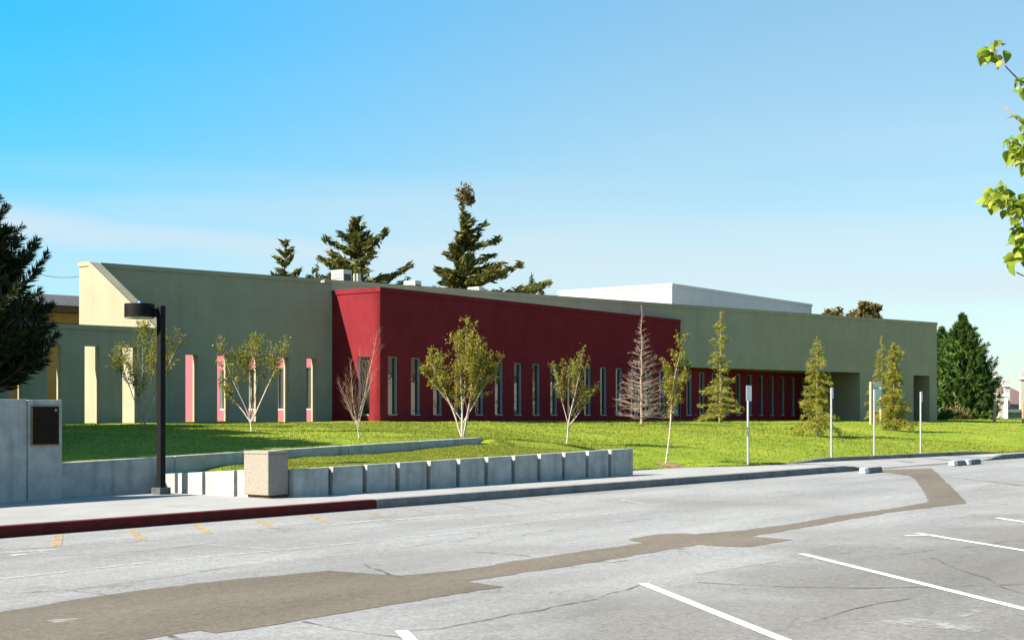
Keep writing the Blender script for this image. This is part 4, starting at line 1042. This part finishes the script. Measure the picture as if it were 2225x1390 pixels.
def conifer(base, h, rad, seed, label, needle=M['cedar'], name='cedar_tree', cat='tree', group='young cedars on the lawn', dens=1.0, first=0.10, droop=-0.28, bark=M['bark_grey'],
            trunk=0.05, whorl=0.16, per=6, nl=0.07, gap=0.15, profile=None, clump=0.05, upturn=0.10, dead=0.0, lean=(0, 0), skew=0.0, aspect=0.16, wide=0.24, tuft=20):
    r = random.Random(seed); base = Vector(base)
    t = thing(name, label, cat, base, group)
    mb = MB(); br = MB(); lv = Leaves()
    n = 14; pts = [base + Vector((lean[0] * k / n, lean[1] * k / n, h * k / n - (0.1 if k == 0 else 0))) + Vector((r.uniform(-1, 1), r.uniform(-1, 1), 0)) * 0.006 * h * (k > 0) for k in range(n + 1)]
    mb.tube(pts, [max(trunk * (1 - 0.93 * k / n), 0.006) for k in range(n + 1)], 7)
    prof = profile or (lambda k: (1 - k) ** 0.85)
    z = first
    while z < 0.985:
        R = rad * prof(z)
        cnt = max(3, int(per * (0.6 + 0.6 * (1 - z))))
        off = r.uniform(0, 6.28)
        for k in range(cnt):
            if r.random() < gap: continue
            ang = off + 6.283 * k / cnt + r.uniform(-0.3, 0.3)
            L = R * r.uniform(0.6, 1.18) * (1 + skew * math.cos(ang))
            if L < 0.02: continue
            p, _ = along(pts, min(0.999, z + r.uniform(-0.012, 0.012)))
            d = Vector((math.cos(ang), math.sin(ang), droop + 0.45 * z + r.uniform(-0.12, 0.12)))
            bp, _ = grow(br, r, p, d, L, max(0.004, trunk * 0.22 * (1.1 - z)), 5, 0.10, upturn * -0.5, 4)
            if dead and r.random() < dead:
                for _ in range(int(5 + 12 * (1 - z))):
                    q, dd = along(bp, r.uniform(0.2, 1)); grow(br, r, q, (dd + rv(r) * 0.75 + Z * 0.15), L * r.uniform(0.12, 0.4), 0.0045, 2, 0.2, 0, 3)
                continue
            m = int(dens * L / nl * 16)
            side = Vector((-math.sin(ang), math.cos(ang), 0))
            for _ in range(m):
                tt = r.uniform(0.08, 1.05); q, dd = along(bp, min(tt, 1)); w = L * wide * (1.15 - abs(tt - 0.45)) 
                c_ = q + side * r.gauss(0, w * 0.55) + Vector((0, 0, r.gauss(-0.2 * clump, clump)))
                a = (dd * 0.8 + side * r.uniform(-1, 1) + rv(r) * 0.55).normalized(); b = a.cross(rv(r)); b.normalize()
                s_ = nl * r.uniform(0.6, 1.3); lv.put(c_, a * s_, b * s_ * aspect)
        z += whorl / h * r.uniform(0.75, 1.25) * (1 - 0.35 * z)
    for _ in range(int(tuft * dens)):
        p, _ = along(pts, r.uniform(0.90, 1.0)); a = (rv(r) + Vector((0, 0, 0.8))).normalized(); b = a.cross(rv(r)).normalized(); lv.put(p, a * nl, b * nl * aspect)
    mb.build('trunk', bark, t, smooth=True); stuff(br.build('branches', bark, t))
    if not dead or dead < 1: lv.build('crown', needle, t)
    return t
conifer(on_lawn(4.89, 53.0), 4.5, 1.2, 21, 'bare dead conifer with grey twigs against the maroon wall', name='dead_conifer', bark=M['bark_pale'], dead=1.0, per=9, whorl=0.15, trunk=0.06, gap=0.2, first=0.06, droop=-0.02, group=None, upturn=-0.10, profile=lambda k: (1 - k) ** 1.15)
conifer(on_lawn(8.6, 58.0), 4.6, 1.08, 22, 'tallest sparse cedar at the left end of the shaded recess', per=6, gap=0.30, first=0.08, dens=0.55, whorl=0.24, trunk=0.05, profile=lambda k: 0.28 + 0.8 * (1 - k) ** 1.8 if k < 0.9 else (1 - k) * 3.0, nl=0.085, upturn=-0.02)
conifer(on_lawn(10.63, 48.92), 3.5, 1.02, 23, 'yellow-green cedar with drooping tiers before the recess right end', per=7, gap=0.2, dens=0.95, first=0.12, nl=0.07, whorl=0.25)
conifer(on_lawn(17.95, 68.2), 4.2, 0.95, 24, 'narrow cedar standing behind the notice board', per=7, gap=0.25, dens=0.55, first=0.05, nl=0.075, whorl=0.22)
conifer(on_lawn(15.34, 56.42), 3.55, 1.0, 25, 'broad cedar with a skirt of low boughs right of the notice board', per=8, gap=0.15, dens=1.0, first=0.09, nl=0.07, whorl=0.20, profile=lambda k: 0.30 + 0.75 * (1 - k) ** 2.0 if k < 0.88 else (1 - k) * 3.0)

# tall conifers behind the roof
def back_tree(x, ytop, Y, rad, seed, label, **kw):
    p = at(x, ytop, Y); h = p.z + 0.5
    return conifer((p.x, p.y, -0.5), h, rad, seed, label, needle=kw.pop('needle', M['redwood']), dens=kw.pop('dens', 1.0) * 0.8, name='conifer_tree', group='conifers rising behind the roof', trunk=kw.pop('trunk', 0.22), bark=M['bark_dark'], nl=kw.pop('nl', 0.30), clump=kw.pop('clump', 0.12) * 0.55, whorl=kw.pop('whorl', 0.62) * 1.35, aspect=0.26, wide=0.17, **kw)
back_tree(620, 520, 88, 2.1, 31, 'small conifer rising left of the tallest air conditioner', first=0.62, gap=0.25, droop=-0.1, upturn=-0.10, profile=lambda k: 1.9 * (1 - k) + 0.1 if k > 0.7 else 0.8, per=8, dens=1.3)
back_tree(776, 476, 84, 2.9, 32, 'broad ragged conifer with a bare leader behind the air conditioner', first=0.60, gap=0.2, droop=0.05, upturn=-0.05, per=9, dens=1.25, profile=lambda k: 0.95 if k < 0.84 else max(0.10, (1 - k) * 4.0), clump=0.16, skew=0.15)
back_tree(1006, 425, 86, 2.9, 33, 'tallest conifer, bare-stemmed near the top with a tufted tip', first=0.55, gap=0.2, droop=-0.05, upturn=-0.06, per=9, dens=1.2, profile=lambda k: 0.95 - (k - 0.65) * 3.2 if k < 0.79 else max(0.04, 0.48 - (k - 0.79) * 3.0), skew=0.4, tuft=3, clump=0.15, whorl=0.55)
back_tree(1155, 597, 100, 1.1, 34, 'small pointed conifer tip just left of the white roof block', first=0.6, per=7, dens=1.1, profile=lambda k: 2.6 * (1 - k), nl=0.24, whorl=0.45)
back_tree(1176, 622, 104, 1.0, 37, 'lowest conifer tip touching the parapet beside the pointed one', first=0.6, per=7, dens=1.2, profile=lambda k: 2.6 * (1 - k) + 0.2, nl=0.24, whorl=0.45)
back_tree(690, 558, 80, 1.1, 35, 'thin sparse conifer tucked between two bigger ones', first=0.72, per=5, gap=0.4, dens=0.7, profile=lambda k: 0.9, nl=0.22, whorl=0.5)
# tuft at the tip of the tallest conifer
tallest = [o for o in C.objects if o.get('label', '').startswith('tallest conifer')][0]
r = random.Random(5); lv = Leaves(); tip = at(1006, 421, 86)
for _ in range(210):
    q = tip + Vector((r.gauss(0.12, 0.22), r.gauss(0, 0.22), r.gauss(-0.05, 0.26))); a = rv(r); lv.put(q, a * 0.2, a.cross(rv(r)).normalized() * 0.06)
for _ in range(130):
    q = tip + Vector((r.gauss(0.42, 0.12), r.gauss(0, 0.15), r.gauss(-0.42, 0.14))); a = rv(r); lv.put(q, a * 0.2, a.cross(rv(r)).normalized() * 0.06)
lv.build('tip_tuft', M['redwood_dry'], tallest)

def round_tree(x, ytop, Y, rx, rz, seed, label, n=1500, needle=M['euca'], size=0.26, name='eucalyptus_tree', group='round-crowned trees behind the roof'):
    r = random.Random(seed); p = at(x, ytop, Y)
    t = thing(name, label, 'tree', (p.x, p.y, -0.5), group); lv = Leaves(); br = MB()
    c = p - Z * rz * 0.85
    pts, _ = grow(br, r, (p.x, p.y, -0.5), (0, 0, 1), c.z + 0.5, 0.2, 6, 0.05)
    cl = [c + Vector((r.uniform(-0.75, 0.75) * rx, r.uniform(-0.75, 0.75) * rx, r.uniform(-0.6, 0.72) * rz)) for _ in range(14)]
    for q in cl:
        grow(br, r, c - Z * rz * 0.8, q - c + Z * rz * 0.8, (q - c + Z * rz * 0.8).length, 0.06, 4, 0.1)
        for _ in range(n // 14):
            lv.leaf(r, q + rv(r) * r.random() ** 0.5 * rx * 0.38, size * r.uniform(0.6, 1.2), 0.4)
    br.build('trunk', M['bark_dark'], t); lv.build('crown', needle, t)
    return t
round_tree(1781, 668, 115, 1.3, 2.2, 41, 'brownish round treetop at the right end of the white block')
round_tree(1834, 671, 118, 1.6, 2.0, 42, 'low brownish treetop spreading along the parapet')
round_tree(1889, 655, 112, 1.0, 2.0, 43, 'taller dark treetop standing clear above the parapet')

# dense pines: upswept brush-like boughs
def pine(base, z0, z1, rad, zw, seed, label, needle, boughs=260, per=150, fill=14000, nl=0.15, blen=0.95, group=None, up=0.85, pk=0.75):
    """crown from z0 to z1 (world heights), widest (rad) at zw"""
    r = random.Random(seed); rg = np.random.default_rng(seed); base = Vector(base); t = thing('pine_tree', label, 'tree', base, group)
    br = MB(); tr = MB()
    def R(z): return rad * (max(0.0, 1 - ((z - zw) / (z1 - zw)) ** 2) ** pk if z > zw else max(0.0, 1 - ((zw - z) / (zw - z0 + 1e-6)) ** 2) ** 0.5)
    tr.tube([base - Z * 0.3, base + Z * (z1 - base.z) * 0.5, base + Z * (z1 - base.z - 0.15)], [0.17, 0.11, 0.02], 8)
    Cs, As, Bs = [], [], []
    for k in range(boughs):
        z = z0 + (z1 - z0) * ((k + r.random()) / boughs) ** 1.1
        ang = k * 2.39996 + r.uniform(-0.4, 0.4); out = Vector((math.cos(ang), math.sin(ang), 0))
        rr_ = R(z); L = min(blen, 0.35 + rr_ * 0.6) * r.uniform(0.7, 1.25)
        d = (out * (0.75 if rr_ > 0.4 else 0.25) + Z * up * (0.6 + 0.6 * (z - z0) / (z1 - z0)) + rv(r) * 0.2).normalized()
        st = Vector((base.x, base.y, z)) + out * max(0.02, rr_ * r.uniform(0.72, 1.04) - L * 0.55) - Z * L * 0.3
        br.tube([Vector((base.x, base.y, max(base.z + 0.3, z - 0.5 * rr_))), st, st + d * L * 0.8], [0.035, 0.022, 0.006], 4)
        dn = np.array(d); tt = rg.random(per) ** 0.8
        v = rg.normal(size=(per, 3)); v -= (v @ dn)[:, None] * dn; v /= np.linalg.norm(v, axis=1)[:, None]
        a = dn * 0.8 + v * 0.75; a /= np.linalg.norm(a, axis=1)[:, None]
        b = np.cross(a, rg.normal(size=(per, 3))); b /= np.linalg.norm(b, axis=1)[:, None]
        s_ = nl * (0.6 + 0.6 * rg.random(per))[:, None] * (1.05 - 0.45 * tt[:, None])
        Cs.append(np.array(st) + dn * (tt[:, None] * L) + v * (0.11 * (1.1 - tt[:, None]) * rg.random((per, 1))) + a * s_ * 0.6); As.append(a * s_); Bs.append(b * s_ * 0.15)
    z = z0 + (z1 - z0) * rg.random(fill); an = rg.random(fill) * 6.283; q = np.sqrt(rg.random(fill)) * 0.86
    rz = np.array([R(x) for x in z]) * q
    a = rg.normal(size=(fill, 3)) + np.array([0, 0, 0.8]); a /= np.linalg.norm(a, axis=1)[:, None]
    b = np.cross(a, rg.normal(size=(fill, 3))); b /= np.linalg.norm(b, axis=1)[:, None]
    s_ = nl * (0.9 + 0.7 * rg.random(fill))[:, None]
    Cs.append(np.stack([base.x + rz * np.cos(an), base.y + rz * np.sin(an), z], 1)); As.append(a * s_); Bs.append(b * s_ * 0.30)
    c, a, b = np.concatenate(Cs), np.concatenate(As), np.concatenate(Bs); n = len(c)
    v = np.zeros((n, 4, 3)); v[:, 0] = c - a; v[:, 1] = c - a * 0.1 + b; v[:, 2] = c + a; v[:, 3] = c - a * 0.1 - b
    tr.build('trunk', M['bark_dark'], t); stuff(br.build('branches', M['bark_dark'], t))
    np_mesh('crown', v.reshape(-1, 3), np.arange(4 * n).reshape(-1, 4), needle, t)
    return t
pine(on_lawn(-12.05, 27.0), 1.75, 6.7, 3.1, 3.2, 51, 'large dark pine filling the left edge behind the plaque wall', M['pine'], boughs=420, per=170, fill=30000)
pine(on_lawn(-16.0, 33.3), 1.7, 7.3, 3.0, 3.6, 54, 'unseen dark pine added beyond the left edge to shade the grass before the slotted colonnade', M['pine'], boughs=180, per=90, fill=24000, nl=0.22)  # this pine and the next two are unseen, added to shade the lawn
pine(on_lawn(-14.3, 30.1), 1.7, 7.3, 2.8, 3.6, 56, 'unseen dark pine added beyond the left edge to fill the shade, hidden by the large dark pine', M['pine'], boughs=160, per=90, fill=22000, nl=0.22)
pine(on_lawn(-14.7, 23.2), 1.9, 6.8, 3.0, 3.4, 55, 'unseen dark pine added beyond the left edge to shade the grass behind the plaque wall', M['pine'], boughs=160, per=90, fill=20000, nl=0.22)
p = at(2092, 905, 96); pine((p.x, p.y, 0.9), 0.9, 1.7 + (905 - 690) / F * 96, 2.55, 2.2, 52, 'bushy green pine at the far right end of the building', M['pine_green'], boughs=330, per=110, fill=9000, nl=0.2, blen=1.3, pk=1.05)
p = at(2046, 905, 100); pine((p.x, p.y, 0.9), 0.9, 1.7 + (905 - 718) / F * 100, 1.7, 2.6, 53, 'darker pine peeping between the building corner and the bushy pine', M['pine_green'], boughs=150, per=100, fill=5000, nl=0.2, blen=1.2)
r = random.Random(61)
for x, Y, rx, rz, lab, nd in ((2082, 90, 1.1, 1.15, 'rust-tinged shrub at the foot of the bushy pine', M['shrub']), (2035, 84, 1.3, 0.75, 'low dark shrub against the building right-hand corner', M['pine_green']), (2125, 92, 1.2, 0.9, 'low green shrub on the crest below the bushy pine', M['pine_green'])):
    p = at(x, 905, Y); t = thing('shrub', lab, 'shrub', (p.x, p.y, 1.4), 'shrubs at the far right'); br = MB(); lv = Leaves()
    for k in range(26):
        ang = r.uniform(0, 6.28); bp, _ = grow(br, r, (p.x, p.y, 1.35), (math.cos(ang), math.sin(ang), r.uniform(0.2, 1.4)), r.uniform(0.6, 1.15) * rx, 0.02, 4, 0.15, 0, 3)
        for _ in range(46):
            q, dd = along(bp, min(1, r.uniform(0.25, 1.1))); q = q + rv(r) * 0.14; q.z = 1.4 + (q.z - 1.4) * rz / rx * 1.2; a = (dd + rv(r) * 0.7).normalized(); lv.put(q, a * 0.13, a.cross(rv(r)).normalized() * 0.045)
    br.build('branches', M['bark_twig'], t); lv.build('crown', nd, t)

# what stands beyond the right edge: seen only as reflections in the slit windows
h_ = thing('house', 'pale house outside the right edge, mirrored in the slit windows', 'house', (62, 62, 0))
MB().box((58, 46, -0.5), (14, 0, 0), (0, 30, 0), (0, 0, 5.6)).build('wall', M['housewall'], h_)
MB().prism([Vector(v) for v in ((57.4, 45.4, 5.1), (72.6, 45.4, 5.1), (72.6, 76.6, 5.1), (57.4, 76.6, 5.1))], [Vector(v) for v in ((64, 52, 7.6), (66, 52, 7.6), (66, 70, 7.6), (64, 70, 7.6))]).build('roof', M['shingle'], h_)
for k in range(4):
    MB().box((57.97, 49 + 7 * k, 1.2), (0.05, 0, 0), (0, 1.6, 0), (0, 0, 1.5)).build('window', M['dark'], h_)

# ------------------------------------------------------------------ near pear tree at the right edge
def leaf_mesh():
    n = 7; vs = []; fs = []
    for i in range(n):
        t = i / (n - 1); w = 0.36 * math.sin(math.pi * t ** 0.8) ** 0.9 if 0 < t < 1 else 0.0
        z = 0.10 * math.sin(t * 2.6) - 0.22 * t * t
        vs += [(t, -w, z + w * 0.35), (t, 0, z), (t, w, z + w * 0.35)]
    for i in range(n - 1):
        a = 3 * i; b = a + 3
        fs += [(a, a + 1, b + 1, b), (a + 1, a + 2, b + 2, b + 1)]
    me = bpy.data.meshes.new('leaf'); me.from_pydata(vs, [], fs); me.update(); me.polygons.foreach_set('use_smooth', [True] * len(me.polygons))
    me.materials.append(M['pear']); return me
LM = leaf_mesh()
DT = 7.4
tb_ = Vector((3.95, 7.9, 0.05))
pt_ = thing('pear_tree', 'leafy pear tree whose nearest twigs enter at the top right edge', 'tree', tb_)
tr = MB(); r = random.Random(71)
tp, _ = grow(tr, r, tb_ - Z * 0.1, (-0.05, -0.03, 1), 4.4, 0.10, 8, 0.05)
lim = MB(); tw = MB(); nleaf = 0
def put_leaf(p, d, size):
    global nleaf
    o = bpy.data.objects.new('leaf', LM); C.objects.link(o); o.parent = pt_; o.matrix_parent_inverse = pt_.matrix_basis.inverted()
    d = Vector(d).normalized(); q = d.to_track_quat('X', 'Z'); q.rotate(Vector(d).to_track_quat('X', 'Z').inverted()) if False else None
    from mathutils import Quaternion
    o.rotation_mode = 'QUATERNION'; o.rotation_quaternion = Quaternion(d, r.uniform(-1.2, 1.2)) @ q; o.location = p; o.scale = (size, size, size); nleaf += 1
def twig(pix, Y0, leaf_spots, rad=0.006):
    P = [at(x, y, Y0 + 0.05 * i) for i, (x, y) in enumerate(pix)]
    tw.tube(P, [rad * (1 - 0.6 * i / (len(P) - 1)) for i in range(len(P))], 5)
    return P
# twig ends first on the trunk side (right, outside), then run to the tip
T = [([(2330, 330), (2270, 240), (2225, 185), (2190, 150), (2156, 108), (2154, 92)], [(2165, 112, 10, 34), (2222, 175, 7, 22), (2150, 122, 5, 16)]),
     ([(2330, 350), (2260, 300), (2222, 270), (2195, 245), (2177, 224)], [(2226, 262, 4, 14)]),
     ([(2330, 420), (2270, 360), (2228, 325), (2200, 300)], [(2207, 318, 17, 30), (2222, 345, 9, 22), (2236, 300, 8, 26)]),
     ([(2340, 520), (2280, 490), (2235, 470), (2205, 450), (2175, 415)], [(2172, 418, 16, 24), (2198, 435, 16, 28), (2212, 455, 10, 22), (2160, 440, 7, 16), (2232, 430, 7, 20)]),
     ([(2340, 590), (2285, 560), (2240, 535), (2212, 500)], [(2212, 500, 12, 24), (2222, 545, 13, 26), (2205, 556, 9, 18), (2232, 515, 8, 22)]),
     ([(2340, 650), (2290, 625), (2240, 607), (2205, 590), (2190, 586)], [])]
for pix, spots in T:
    P = twig(pix, DT, spots)
    z = P[0].z; k = min(0.9, max(0.25, (z - 0.75) / 4.4)); q, _ = along(tp, k); w = P[0] - q
    bend = [q, q + w * 0.28 + Z * (w.z * 0.16 + 0.02), q + w * 0.62 + Z * (w.z * 0.14), q + w * 0.85 + Z * (w.z * 0.06), P[0]]
    lim.tube(bend, [0.032, 0.024, 0.016, 0.011, 0.0065], 6)
    for _ in range(34):
        c_, _d = along(bend, r.uniform(0.25, 0.92)); c_ = c_ + rv(r) * r.uniform(0.03, 0.16)
        if c_.x > 0.385 * c_.y: put_leaf(c_, Vector((r.uniform(-1, 0.7), r.uniform(-1, 1), r.uniform(-1.1, 0.25))), r.uniform(0.045, 0.08))
    for (x, y, n_, s_) in spots:
        for _ in range(int(n_ * 1.45)):
            base = at(x + r.gauss(0, s_ * 0.42), y + r.gauss(0, s_ * 0.42), DT + r.uniform(-0.10, 0.14))
            dd = Vector((r.uniform(-1, 0.7), r.uniform(-1, 1), r.uniform(-1.1, 0.25)))
            put_leaf(base, dd, r.uniform(0.05, 0.088))
# the rest of the crown, outside the frame
crown = Leaves()
for k in range(26):
    z = r.uniform(0.40, 0.98); q, _ = along(tp, z); ang = r.uniform(-1.9, 1.9)
    bp, _ = grow(lim, r, q, (math.cos(ang), math.sin(ang) * 0.9, 0.55), r.uniform(0.8, 1.5), 0.025, 5, 0.12, 0.05)
    for _ in range(230):
        p, _ = along(bp, r.uniform(0.2, 1)); p = p + rv(r) * r.random() * 0.24
        if p.x > 0.40 * p.y: crown.leaf(r, p, 0.034 * r.uniform(0.7, 1.3), 0.5)
tr.build('trunk', M['bark_grey'], pt_, smooth=True); lim.build('limbs', M['bark_grey'], pt_, smooth=True); tw.build('twigs', M['bark_twig'], pt_, smooth=True)
crown.build('crown', leaf_mat('pear_crown_leaf', (0.09, 0.16, 0.02), (0.14, 0.20, 0.025), (0.22, 0.25, 0.04), 0.4), pt_)
